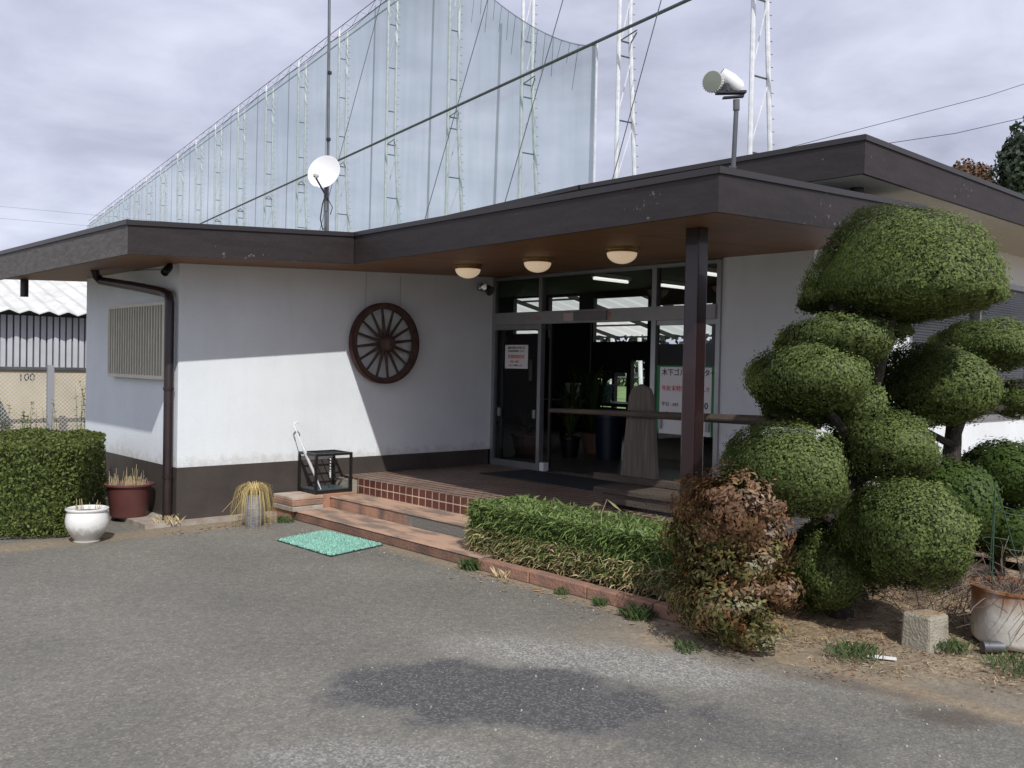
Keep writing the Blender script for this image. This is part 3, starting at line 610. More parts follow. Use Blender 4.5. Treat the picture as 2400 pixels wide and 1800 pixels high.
# small flood lamp by the door & cctv
t = thing('wall_spotlight', (3.80, -.02, 2.56), 'small chrome spotlight on the wing wall beside the door frame', 'spotlight')
rm = Vector((-.5,-.75,-.35)).to_track_quat('Z','Y').to_matrix()
MB().lathe([(0,-.06),(.03,-.06),(.05,-.02),(.062,.05),(.055,.045),(.0,.03)], (3.74,-.12,2.585), 20, rm).build('lamp_head', mat('chrome', (.7,.7,.72), .15, .95), t, smooth=True)
MB().lathe([(0,-.06),(.03,-.06),(.05,-.02),(.062,.05),(.055,.045),(.0,.03)], (3.86,-.11,2.545), 20, Vector((.1,-.8,-.5)).to_track_quat('Z','Y').to_matrix()).build('lamp_head', M_galvd, t, smooth=True)
MB().box(3.77,3.83,-.05,-.005,2.53,2.60).build('bracket', M_galvd, t)
t = thing('security_camera', (-.05, .06, 2.50), 'small black security camera under the eave at the wall corner', 'camera')
MB().lathe([(0,-.07),(.032,-.07),(.038,-.03),(.038,.06),(.03,.06),(.026,.04),(0,.04)], (-.11,.03,2.46), 20, Vector((-.6,-.5,-.55)).to_track_quat('Z','Y').to_matrix()).build('camera_body', M_black, t, smooth=True)
MB().tube([(-.05,.06,2.53),(-.07,.05,2.50),(-.10,.04,2.48)], .012, 8).build('bracket', M_black, t)
MB().tube([(-.045,.08,2.52),(-.03,.4,2.49),(-.02,.8,2.515),(-.04,1.1,2.52)], .004, 5).build('cable', M_black, t)

# ------------------------------------------------------------ steps
M_terra_top = mat('washed_terracotta', (.48,.31,.215), .9, col2=(.22,.165,.13), vscale=3.2, streak=(2.2,.7,1), ramp=(.44,.60), bump=.4, bscale=50, detail=8)
def add_grey(m):
    n, l, b = nodes(m); src = b.inputs['Base Color'].links[0].from_socket
    co = n.new('ShaderNodeTexCoord'); s_ = n.new('ShaderNodeSeparateXYZ'); l.new(co.outputs['Object'], s_.inputs[0])
    nz = n.new('ShaderNodeTexNoise'); nz.inputs['Scale'].default_value = 4; nz.inputs['Detail'].default_value = 6; l.new(co.outputs['Object'], nz.inputs[0])
    a = n.new('ShaderNodeMath'); a.operation = 'MULTIPLY_ADD'; a.inputs[1].default_value = 1.1; l.new(nz.outputs[0], a.inputs[0]); l.new(s_.outputs[1], a.inputs[2])
    r = n.new('ShaderNodeValToRGB'); ml = n.new('ShaderNodeMath'); ml.operation = 'MULTIPLY_ADD'; ml.inputs[1].default_value = .2; ml.inputs[2].default_value = 1; l.new(a.outputs[0], ml.inputs[0]); l.new(ml.outputs[0], r.inputs[0])
    r.color_ramp.elements[0].position = .745; r.color_ramp.elements[0].color = (1,1,1,1); r.color_ramp.elements[1].position = .765; r.color_ramp.elements[1].color = (0,0,0,1)
    mx = n.new('ShaderNodeMixRGB'); l.new(r.outputs[0], mx.inputs[0]); l.new(src, mx.inputs[1]); mx.inputs[2].default_value = (.17,.165,.145,1); l.new(mx.outputs[0], b.inputs['Base Color'])
M_riser = mat('orange_riser', (.40,.225,.15), .9, col2=(.15,.105,.08), vscale=5, streak=(1,1,.4), ramp=(.40,.66), bump=.5, bscale=50, detail=8); add_grey(M_riser)
st = thing('entrance_steps', (1.5, -1.8, 0), 'worn orange painted concrete steps up to the tiled porch', 'steps')
MB().box(1.46, 1.848, -3.3, -.42, .0, .193).build('riser', M_riser, st, bevel=.012)
MB().box(1.452, 1.848, -3.3, -.42, .1945, .205).build('tread', M_terra_top, st, bevel=.004)
MB().box(1.04, 1.46, -3.3, -.42, 0, .082).build('riser', mat('orange_kerb', (.27,.14,.095), .9, col2=(.12,.08,.06), vscale=4, bump=.5, bscale=50, detail=8), st, bevel=.01)
MB().box(1.034, 1.45, -3.3, -.42, .0835, .094).build('tread', M_terra_top, st, bevel=.004)
# kerb of painted blocks along the planting
M_kerb = mat('painted_kerb', (.34,.18,.12), .9, col2=(.15,.105,.08), vscale=4, ramp=(.4,.7), bump=.5, bscale=50, detail=8)
kb = thing('planting_kerb', (1.08, -4.4, 0), 'low chipped orange brick kerb in front of the clipped bamboo', 'kerb')
y = -3.30
while y > -5.6:
    ln = .58; a = random.uniform(-.008, .008)
    MB().hexa([(1.03+a,y-ln+.008,0),(1.13+a,y-ln+.008,0),(1.13+a,y,0),(1.03+a,y,0)], [(1.03+a,y-ln+.008,.088),(1.13+a,y-ln+.008,.088),(1.13+a,y,.09+a),(1.03+a,y,.09+a)]).build('block', M_kerb, kb, bevel=.008)
    y -= ln
# stacked slabs at the wall end of the steps
sl_ = [('slab', 1.02, 1.50, -.42, -.02, .0, .085, M_riser), ]
for i, (x0_, x1_, y0_, y1_, z0_, z1_, m_, lb) in enumerate((
    (1.00, 1.46, -.415, -.03, .0, .088, M_terra, 'lowest orange block of the slab stack beside the steps'),
    (.98, 1.33, -.50, -.08, .092, .140, M_stonepale, 'lower pale slab of the stack under the umbrella rack'),
    (.99, 1.34, -.48, -.07, .144, .196, M_terra, 'thick orange slab in the stack under the umbrella rack'),
    (1.00, 1.36, -.45, -.06, .198, .232, mat('cream_slab', (.50,.45,.38), .85, col2=(.40,.26,.18), vscale=5, bump=.3), 'cream topmost slab under the umbrella rack'),
    (1.362, 1.79, -.412, -.02, .0, .232, M_terra, 'orange block between the slab stack and the porch'))):
    tag(MB().box(x0_, x1_, y0_, y1_, z0_, z1_).build('paving_slab', m_, bevel=.006), lb, 'slab', 'slabs stacked beside the steps')

# umbrella rack
rk = thing('umbrella_rack', (1.5, -.23, .235), 'square black metal umbrella rack standing against the wall', 'umbrella stand')
X0, X1, Y0, Y1, Z0, Z1 = 1.30, 1.72, -.40, -.06, .236, .64
for z in (Z0+.02, Z1):
    q = MB()
    for a_, b_ in (((X0,Y0),(X1,Y0)),((X1,Y0),(X1,Y1)),((X1,Y1),(X0,Y1)),((X0,Y1),(X0,Y0))): q.bar((*a_, z), (*b_, z), .022, .026)
    q.build('top_frame' if z > .5 else 'base_frame', M_black, rk)
for (x, y) in ((X0,Y0),(X1,Y0),(X1,Y1),(X0,Y1)): MB().box(x-.012,x+.012,y-.012,y+.012,Z0,Z1+.012).build('leg', M_black, rk)
q = MB()
for i in range(1,4): q.bar((X0, Y0+(Y1-Y0)*i/4, Z1), (X1, Y0+(Y1-Y0)*i/4, Z1), .008, .012)
for i in range(1,5): q.bar((X0+(X1-X0)*i/5, Y0, Z1), (X0+(X1-X0)*i/5, Y1, Z1), .008, .012)
q.build('top_grid', M_black, rk)
MB().prism([(X0+.02,Y0+.02,Z0+.03),(X1-.02,Y0+.02,Z0+.03),(X1-.02,Y1-.02,Z0+.03),(X0+.02,Y1-.02,Z0+.03)], [(X0+.02,Y0+.02,Z0+.04),(X1-.02,Y0+.02,Z0+.04),(X1-.02,Y1-.02,Z0+.04),(X0+.02,Y1-.02,Z0+.04)]).build('drip_tray', mat('tray', (.10,.14,.16), .25, .3), rk)
q = MB()
for k in range(6): q.tube([(X0+.16,Y0-.006,.60-.03*k),(X0+.165,Y0-.010,.585-.03*k)], .006, 6)
q.tube([(X0+.16,Y0-.008,.46),(X0+.163,Y0-.010,.40)], [.012,.006], 8); q.build('key_chain', M_galv, rk)
um = thing('umbrella', (1.35, -.33, .27), 'folded clear plastic umbrella with a white hooked handle leaning in the rack', 'umbrella')
p0 = Vector((1.40,-.33,.275)); p1 = Vector((1.205,-.10,.93)); d = (p1-p0)
q = MB(); q.tube([p0+d*t_ for t_ in (0,.05,.3,.62,.68)], [.004,.008,.015,.020,.007], 10); q.build('canopy', mat('clear_plastic', (.72,.74,.76), .25, alpha=.6), um, smooth=True)
MB().tube([p0, p1], .005, 8).build('shaft', M_dish, um)
hk = [p0+d*.93] + [p1+Vector((.035-.035*math.cos(a), 0, .035*math.sin(a)))*1.0 for a in np.linspace(0, PI*1.05, 8)]
MB().tube(hk, .008, 8).build('handle', M_dish, um, smooth=True)

# door mats
q = MB()
cx_, cy_, ang = .71, -1.70, R(6)
gmat = thing('green_doormat', (cx_, cy_, 0), 'turquoise green plastic turf doormat on the asphalt before the steps', 'doormat')
P4 = [(.378,-1.341),(.93,-1.197),(1.045,-2.05),(.363,-2.204)]
P4 = [(.36,-1.33),(.93,-1.20),(.985,-2.07),(.37,-2.21)]
MB().prism([(x,y,.004) for x,y in reversed(P4)], [(x,y,.012) for x,y in reversed(P4)]).build('backing', mat('mat_backing', (.02,.05,.045), .8), gmat)
nb_ = 30000
a_ = rng.random((nb_,2)); P = np.array(P4); pos = ((1-a_[:,:1])*(1-a_[:,1:])*P[0]+a_[:,:1]*(1-a_[:,1:])*P[1]+a_[:,:1]*a_[:,1:]*P[2]+(1-a_[:,:1])*a_[:,1:]*P[3])
keep = (np.sin(pos[:,0]*95+1.0*np.sin(pos[:,1]*40))+np.sin(pos[:,1]*95) > -1.0); pos = pos[keep]; k = len(pos)
def fast_mesh(name, V, F, m, parent=None):
    me = bpy.data.meshes.new(name); nv, nf = len(V), len(F); me.vertices.add(nv); me.vertices.foreach_set('co', V.astype(np.float32).ravel())
    kk = F.shape[1]; me.loops.add(nf*kk); me.loops.foreach_set('vertex_index', F.astype(np.int32).ravel()); me.polygons.add(nf)
    me.polygons.foreach_set('loop_start', np.arange(0, nf*kk, kk, dtype=np.int32)); me.update(calc_edges=True); me.validate()
    if isinstance(m, list):
        for x in m: me.materials.append(x)
    else: me.materials.append(m)
    o = bpy.data.objects.new(name, me); COL.objects.link(o)
    if parent: o.parent = parent; o.matrix_parent_inverse = parent.matrix_world.inverted()
    return o
th = rng.random(k)*2*PI; w_ = np.stack([np.cos(th), np.sin(th)],1)*.0035; tip = rng.normal(0,.004,(k,2)); hh = .012+rng.random(k)*.02
V = np.zeros((k*3,3)); V[0::3,:2] = pos-w_; V[1::3,:2] = pos+w_; V[2::3,:2] = pos+tip; V[0::3,2] = V[1::3,2] = .010; V[2::3,2] = hh
fast_mesh('turf_pile', V, np.arange(k*3).reshape(-1,3), mat('turquoise_pile', (.33,.62,.51), .6, island=.45), gmat)
tag(MB().prism([(3.22,-2.45,.3605),(3.93,-2.40,.3605),(3.92,-.80,.3605),(3.22,-.75,.3605)], [(3.22,-2.45,.372),(3.93,-2.40,.372),(3.92,-.80,.372),(3.22,-.75,.372)]).build('rubber_mat', mat('blue_black_rubber', (.02,.026,.036), .6, bump=.6, bscale=150), bevel=.003), 'dark ribbed rubber mat lying on the tiles before the doorway', 'door mat')

# bench with tapered board and beam
bn = thing('wooden_bench', (2.8, -3.8, PZ), 'weathered low wooden bench with a tall tapered board and long crossbeam on the porch', 'bench')
MB().box(2.50, 2.98, -4.6, -3.16, .49, .535).build('seat', M_wood_h, bn, bevel=.006)
MB().box(2.52, 2.56, -4.55, -3.25, .40, .487).build('apron', M_wood_h, bn)
for y in (-3.30, -4.45):
    MB().box(2.56, 2.94, y-.04, y+.04, PZ, .487).build('leg', M_wood_h, bn)
MB().box(2.90, 2.985, -4.6, -2.80, .537, .60).build('back_rail', M_wood_h, bn, bevel=.006)
pl = [(-3.12,.60),(-3.54,.60),(-3.47,1.34),(-3.43,1.42),(-3.33,1.46),(-3.24,1.42),(-3.20,1.34)]
MB().prism([(2.92,y,z) for y,z in pl], [(2.97,y,z) for y,z in pl]).build('tapered_board', M_wood_old, bn, bevel=.005)
bm_ = MB(); bm_.tube([(2.895,-2.2,1.165),(2.89,-3.0,1.18),(2.88,-3.8,1.19),(2.88,-4.6,1.20),(2.88,-5.15,1.205)], [.022,.028,.035,.042,.045], 10); bm_.build('crossbeam', M_wood_h, bn, smooth=True)
for y in (-4.55,): MB().box(2.90,2.96,y-.03,y+.03,.60,1.17).build('beam_prop', M_wood_old, bn)

# ------------------------------------------------------------ roof-top things
# satellite dish
ds = thing('satellite_dish', (2.8, 2.0, 2.9), 'white satellite dish on a small tripod standing on the wing roof', 'satellite dish')
dc = Vector((2.80, 2.02, 4.12)); look = Vector((-.82,-.52,.25)).normalized(); rm = look.to_track_quat('Z','Y').to_matrix()
MB().lathe([(.225*t_, .05*t_*t_-.02) for t_ in np.linspace(.001,1,10)] + [(.232,.032),(.225,.020)] + [(.225*t_, .05*t_*t_-.028) for t_ in np.linspace(1,.001,10)], dc, 40, rm).build('reflector', M_dish, ds, smooth=True)
dn = rm @ Vector((0,-1,0)); low = dc+Vector((0,0,-.24)); feed = dc+look*.26+Vector((-.02,0,-.16))
MB().tube([low+Vector((.0,0,-.03)), feed], .013, 8).build('feed_arm', M_galvd, ds)
MB().tube([feed, feed-look*.07+Vector((0,0,.03))], .03, 10).build('receiver', mat('pale_receiver', (.6,.58,.55), .5), ds)
MB().tube([(2.86,2.08,3.62),(2.86,2.08,4.05)], .028, 10).build('mast', M_galvd, ds)
for a in (.3, 2.4, 4.5):
    MB().tube([(2.86,2.08,3.35),(2.86+.12*math.cos(a),2.08+.12*math.sin(a),3.28),(2.86+.30*math.cos(a),2.08+.30*math.sin(a),2.95)], .014, 8).build('leg', M_galvd, ds)
MB().tube([(2.86,2.08,3.30),(2.86,2.08,3.70)], .018, 8).build('stem', M_galvd, ds)
MB().tube([(2.84,2.05,3.85),(2.76,2.0,3.7),(2.73,2.0,3.5),(2.78,2.02,3.36),(2.84,2.05,3.4)], .008, 6).build('cable', M_black, ds)
MB().tube([(2.86,2.05,3.8),(2.93,2.03,3.68),(2.90,2.03,3.58)], .006, 6).build('cable', M_black, ds)
# tall thin aerial mast
am = thing('aerial_mast', (3.72, 3.5, 3.2), 'tall thin grey aerial pole rising behind the satellite dish', 'mast')
MB().tube([(3.75,3.5,3.4),(3.70,3.5,9.0)], .022, 8).build('pole', M_galvd, am)
q = MB()
for z in (4.95, 5.95): MB().tube([(3.735,3.49,z),(3.735,3.49,z+.04)], .035, 8).build('clamp', M_black, am)
# projector on pole at the front of porch roof
pj = thing('roof_floodlight', (1.50, -5.05, 2.85), 'white two-headed floodlight with round toothed face on a steel pole above the porch', 'floodlight')
fb = Vector((1.51,-5.07,2.86)); 
MB().tube([(1.52,-5.02,2.84),(1.49,-5.06,3.44)], .019, 12).build('pole', M_galvd, pj)
MB().tube([(1.515,-5.022,2.99),(1.513,-5.025,3.0)], .03, 12).build('collar', M_galvd, pj)
hc = Vector((1.40,-4.97,3.60)); fd = Vector((-.74,-.30,.0)).normalized(); fd = Vector((-.93,-.28,-.12)).normalized(); rm = fd.to_track_quat('Z','Y').to_matrix()
fc = hc+Vector((-.065,.03,.03))
q = MB()
nt_ = 28; prof = []
for k in range(nt_*2):
    r_ = .088 if k % 2 else .077; t = 2*PI*k/(nt_*2); prof.append((r_*math.cos(t), r_*math.sin(t)))
q.prism([rm@Vector((x,y,.0))+fc for x,y in prof], [rm@Vector((x,y,.014))+fc for x,y in prof]); q.build('toothed_bezel', mat('bezel_white', (.62,.63,.60), .4), pj)
MB().lathe([(0,.004),(.05,.002),(.076,.0)], fc+fd*.018, 32, rm).build('lens', mat('grey_lens', (.20,.22,.18), .25), pj, smooth=True)
MB().lathe([(.076,.0),(.080,-.03),(.075,-.07),(.05,-.10),(.0,-.11)], fc, 24, rm).build('reflector_shell', M_dish, pj, smooth=True)
b0 = fc+Vector((.055,-.05,.075)); b1 = fc+Vector((.165,-.15,-.055)); bd = b1-b0
MB().tube([b0, b0+bd*.12, b0+bd*.45, b0+bd*.85, b1], [.030,.038,.052,.054,.040], 20).build('second_lamp_head', M_dish, pj, smooth=True)
MB().box(fc.x+.05, fc.x+.11, fc.y-.105, fc.y-.045, fc.z-.075, fc.z-.02).build('junction_box', M_galvd, pj)
q = MB(); q.bar(fc+Vector((.02,-.02,-.085)), fc+Vector((.20,-.17,-.075)), .07, .018); q.bar(fc+Vector((.07,-.05,-.12)), fc+Vector((.19,-.16,-.105)), .05, .012); q.build('mounting_plate', M_black, pj)
MB().tube([b0-bd*.03, b0+bd*.01], .025, 14).build('lamp_cap', mat('rust_knob', (.10,.035,.025), .7), pj)
MB().tube([(1.49,-5.06,3.42),(1.487,-5.06,3.50)], .026, 10).build('socket', M_galvd, pj)

bpy.context.view_layer.update(); pj.location = (1.645,-5.16,2.85); pj.scale = (.85,.85,.88)
# ------------------------------------------------------------ driving-range towers and net
RB = Vector((19.1218, -29.7735, 0)); RD = Vector((.170599, .985341, 0)); RPp = Vector((.985341, -.170599, 0))
SS = [41.2, 49.05, 56.87, 64.7, 73.15, 81.6, 90.2, 98.5, 107.0, 115.1, 123.0, 131.6, 140.6, 149.2, 157.6, 165.8, 174.2, 182.6, 191, 199.4]
TZ = 26.1
def twidth(z): return max(.62, 1.77-.069*z)
proto = thing('lattice_tower', RB+RD*SS[0], 'white lattice mast nearest the building, right of the roof floodlight', 'tower', 'lattice towers carrying the range net')
o0 = RB+RD*SS[0]
MB().tube([o0, o0+Vector((0,0,TZ))], .10, 8).build('leg', M_galv, proto, smooth=True)
MB().tube([o0+RPp*twidth(z)+Vector((0,0,z)) for z in (0, 6, 12, 16.7, TZ)], .10, 8).build('leg', M_galv, proto, smooth=True)
q = MB(); q2 = MB(); z = 1.2
while z < TZ-1:
    a = o0+Vector((0,0,z)); bb = o0+RPp*twidth(z)+Vector((0,0,z)); q.tube([a, bb], .035, 6, False)
    z2 = min(z+2.85, TZ); q2.tube([a+Vector((0,0,.15)), o0+RPp*twidth(z2)+Vector((0,0,z2-.1))], .03, 6, False); z = z2
q.build('rungs', M_galvd, proto); q2.build('diagonals', M_galv, proto)
q = MB(); z = .6
while z < TZ-.5:
    c_ = o0+RPp*(twidth(z)+.08)+Vector((0,0,z)); q.bar(c_, c_+RPp*.17, .022, .022); z += .48
q.build('step_pegs', M_galvd, proto)
q = MB(); c_ = o0+Vector((0,0,16.1)); e_ = RPp*twidth(16)
q.tube([c_, c_+e_], .04, 6); q.tube([c_-RD*1.2, c_+e_], .03, 6); q.tube([c_+RD*0+e_, c_+e_*.9+Vector((0,0,.9))], .04, 6); q.tube([c_-RD*1.2+Vector((0,0,.1)), c_+e_*.1], .03, 6); q.build('bracket', M_galvd, proto)
ordn = ['', 'second lattice mast from the right, where the bare pipe passes', 'third lattice mast from the right, first one standing before the net', 'fourth lattice mast from the right before the net', 'fifth lattice mast from the right, its top just out of view',
 'sixth lattice mast from the right, first with its top in view', 'seventh lattice mast from the right, just beside the aerial pole', 'eighth lattice mast from the right', 'ninth lattice mast from the right', 'tenth lattice mast from the right', 'eleventh lattice mast from the right', 'twelfth lattice mast from the right', 'thirteenth lattice mast from the right', 'fourteenth lattice mast from the right', 'fifteenth lattice mast from the right', 'sixteenth lattice mast from the right', 'fourth farthest lattice mast of the row', 'third farthest lattice mast of the row', 'second farthest lattice mast of the row', 'farthest lattice mast at the left end of the row']
for i, s_ in enumerate(SS[1:], 1):
    c = copy_tree(proto); c.location = RB+RD*s_; c['label'] = ordn[i]
PP = lambda s_, z, o=0: RB+RD*s_+RPp*o+Vector((0,0,z))
pp = thing('cross_pipe', PP(60, 16.3), 'long straight grey pipe running level from mast to mast', 'pipe')
MB().tube([PP(30, 16.25, -.42), PP(200, 16.25, -.42)], .075, 8).build('pipe', M_galvd, pp)
nt2 = thing('range_net', PP(60, 0), 'huge pale green driving range net hung along the row of masts', 'net')
q = MB(); se = 50.3
top = []
for s_ in np.linspace(se, SS[3], 22):
    t = (s_-se)/(SS[3]-se); top.append((s_, 16.2+(25.4-16.2)*(t**1.35)*1.0))
for s_ in np.linspace(SS[3], 199.4, 60)[1:]: top.append((s_, 25.5-.25*abs(math.sin((s_-SS[0])/8.4*PI))))
vs = [PP(s_, 2, -.25) for s_, z in top]+[PP(s_, z, -.25) for s_, z in top]; k = len(top)
q.add(vs, [(i, i+1, k+i+1, k+i) for i in range(k-1)]); q.build('netting', M_net, nt2, recalc=False)
MB().tube([PP(s_, z, -.25) for s_, z in top], .03, 5).build('head_rope', M_netfold, nt2)
q = MB()
for s_, z in top[:22:1]:
    if s_ > 51: q.tube([PP(s_, z, -.28), PP(s_+random.uniform(.1,.5), z-random.uniform(.6,2.0), -.28)], .015, 4)
q.build('rope_ties', M_netfold, nt2)
MB().tube([PP(se, 0, -.25), PP(se, 16.4, -.25)], .05, 6).build('end_pole', M_galv, nt2)
MB().add([PP(se+.05,2,-.3),PP(se+.45,2,-.3),PP(se+.3,16.4,-.3),PP(se+.05,16.2,-.3)], [(0,1,2,3)]).build('end_fold', M_netfold, nt2, recalc=False)
for i in range(2, len(SS)-1):
    s1 = SS[i]+(SS[i+1]-SS[i])*.18; zt = 25.6 if i > 3 else (21.5 if i == 2 else 25.4)
    if i == 2: s1 = 58.6; zt = 19.6
    MB().add([PP(s1+.35,2,-.29),PP(s1+.65,2,-.29),PP(s1-.02+.10,zt,-.29),PP(s1-.18,zt,-.29)], [(0,1,2,3)]).build('net_fold', M_netfold, nt2, recalc=False)
tr_ = thing('top_walkway', PP(100, 25.6), 'thin truss rail linking the tops of the range masts', 'truss')
q = MB()
for z in (25.75, 26.35): q.tube([PP(60, z, .1), PP(200, z, .1)], .028, 5)
s_ = 60
while s_ < 190: q.tube([PP(s_,25.75,.1), PP(s_+1.4,26.35,.1)], .013, 4, False); q.tube([PP(s_+1.4,26.35,.1), PP(s_+2.8,25.75,.1)], .013, 4, False); s_ += 2.8
q.build('truss', M_galvd, tr_)
MB().tube([PP(60,25.2,.1), PP(200,25.2,.1)], .05, 5).build('lower_rail', M_netfold, tr_)
# guy wires of the masts
WL = ['guy wire sloping down behind the roof floodlight','guy wire sloping across the net by the third mast','guy wire sloping across the net by the fourth mast','guy wire sloping across the net by the sixth mast']
for k_, (sa, za, sb_, zb) in enumerate(((44.0, 21.5, 49.4, 0), (49.2, 26, 58.5, 0), (57, 26, 67.5, 0), (73.4, 26, 85, 0))):
    tag(MB().tube([PP(sa,za,-.3), PP(sb_,zb,-3.0)], .022, 5).build('guy_wire', M_galvd), WL[k_], 'wire', 'guy wires of the range masts')

# ------------------------------------------------------------ left background : shed, fence
sd = thing('range_shed', (-2, 11, 0), 'ribbed sheet-metal shed with a pale corrugated roof behind the beige wall', 'shed')
MB().box(-9, 4.5, 11.05, 15, 0, 2.5).build('wall', M_ribd, sd)
q = MB(); x = -8.95
while x < 4.5: q.box(x, x+.085, 11.0, 11.05, 1.36, 2.40); x += .12
q.build('wall_ribs', M_rib, sd)
q = MB(); nn_ = 160; vs = []; fs = []
for i in range(nn_+1):
    x = -9.4+i*.088; dz = .035*math.cos(i*PI/2)
    vs += [(x, 10.55, 2.47+dz), (x, 15.5, 3.9+dz), (x, 10.55, 2.45+dz), (x, 15.5, 3.88+dz)]
for i in range(nn_):
    a = 4*i; fs += [(a, a+4, a+5, a+1), (a+2, a+3, a+7, a+6), (a, a+2, a+6, a+4)]
q.add(vs, fs); q.build('roof', M_shedroof, sd, recalc=False)
bw_ = thing('block_wall', (-2, 10.6, 0), 'low beige block wall with a stencilled number below the shed', 'wall')
MB().box(-9, 4.6, 10.55, 10.7, 0, 1.345).build('wall', M_block, bw_)
MB().box(-9, 4.6, 10.5, 10.72, 1.346, 1.40).build('coping', M_galvd, bw_)
text('100', .2, M_ink, 'lettering', bw_, 1.32, 10.545, 1.20, rotz=0)
fn = thing('mesh_fence', (-2, 9.6, 0), 'grey steel mesh fence standing behind the box hedge', 'fence')
for x in (-4.6, -1.5, 1.62): MB().box(x-.055, x+.055, 9.55, 9.64, 0, 1.45).build('post', M_galvd if False else mat('grey_post', (.30,.31,.33), .5), fn)
q = MB()
x = -6.
while x < 3.2:
    q.bar((x,9.62,0),(x+1.3,9.62,1.3),.005,.005) if x+1.3 < 3.2 else None
    q.bar((x+1.3,9.62,0),(x,9.62,1.3),.005,.005) if x+1.3 < 3.2 else None
    x += .075
q.build('mesh', M_galv, fn)
MB().bar((-6,9.62,1.38),(3.2,9.62,1.38),.04,.04).build('rail', M_galvd, fn)
tag(MB().box(2.30,2.36,9.3,9.36,0,1.25).build('fence_stake', M_pipe), 'thin brown stake at the wall corner behind the hedge', 'stake')
tag(MB().prism([(.55,10.2,1.28),(.72,10.2,1.28),(1.16,10.2,.30),(.60,10.2,.30)], [(.55,10.26,1.28),(.72,10.26,1.28),(1.16,10.26,.30),(.60,10.26,.30)]).build('leaning_board', mat('grey_board', (.12,.12,.12), .8, var=.2)), 'dark grey board leaning before the beige wall at the left picture edge', 'board')
tag(MB().tube([(-9,46,0),(-9,46,9.2)], .06, 6).build('utility_pole', M_galvd), 'thin distant pole above the roof at the far left', 'pole')
for k_, z in enumerate((8.4, 9.0)):
    tag(MB().tube([(-40,60,z+1),(-9,46,z),(30,40,z+.3)], .007, 4).build('overhead_wire', M_galvd), ('lower thin wire at the far left above the roof', 'upper thin wire at the far left above the roof')[k_], 'wire')
q = [(Vector((60,-2,19)), Vector((30,24,10.5)), 'thin overhead wire sloping toward the dark tree at the upper right'), (Vector((70,-4,26)), Vector((28,26,9)), 'upper thin overhead wire crossing the sky at the right')]
for a, bb, lb in q:
    tag(MB().tube([a, (a+bb)/2-Vector((0,0,.8)), bb], .02, 4).build('overhead_wire', M_black), lb, 'wire')

# ------------------------------------------------------------ foliage
def leaf_cloud(P, Nn, size, aspect=.5, tilt=.6, jit=.5, seed=0, droop=0.):
    """P points, Nn surface normals -> diamond leaves"""
    r = np.random.default_rng(seed); k = len(P)
    nrm = Nn + r.normal(0, tilt, (k,3)); nrm /= np.linalg.norm(nrm,axis=1)[:,None]+1e-9
    t = r.normal(0,1,(k,3)); t[:,2] -= droop; t -= nrm*(t*nrm).sum(1)[:,None]; t /= np.linalg.norm(t,axis=1)[:,None]+1e-9
    bt = np.cross(nrm, t); L_ = size*(1-jit/2+jit*r.random(k))[:,None]
    V = np.empty((k,4,3)); V[:,0] = P-t*L_*.5; V[:,1] = P+bt*L_*aspect*.5-t*L_*.02+nrm*L_*.10; V[:,2] = P+t*L_*.5; V[:,3] = P-bt*L_*aspect*.5-t*L_*.02+nrm*L_*.10
    return V.reshape(-1,3), np.arange(k*4).reshape(-1,4)
def sph(k, r): 
    v = r.normal(0,1,(k,3)); return v/np.linalg.norm(v,axis=1)[:,None]
def lump(D, seed, amp=.06, f=3.5):
    r = np.random.default_rng(seed+99); s = np.zeros(len(D))
    for i in range(7):
        w = r.normal(0,1,3)*f; s += np.sin(D@w+r.random()*6.3)
    return 1+amp*s/2.6
VIEW = np.array([.67,.73,0.])
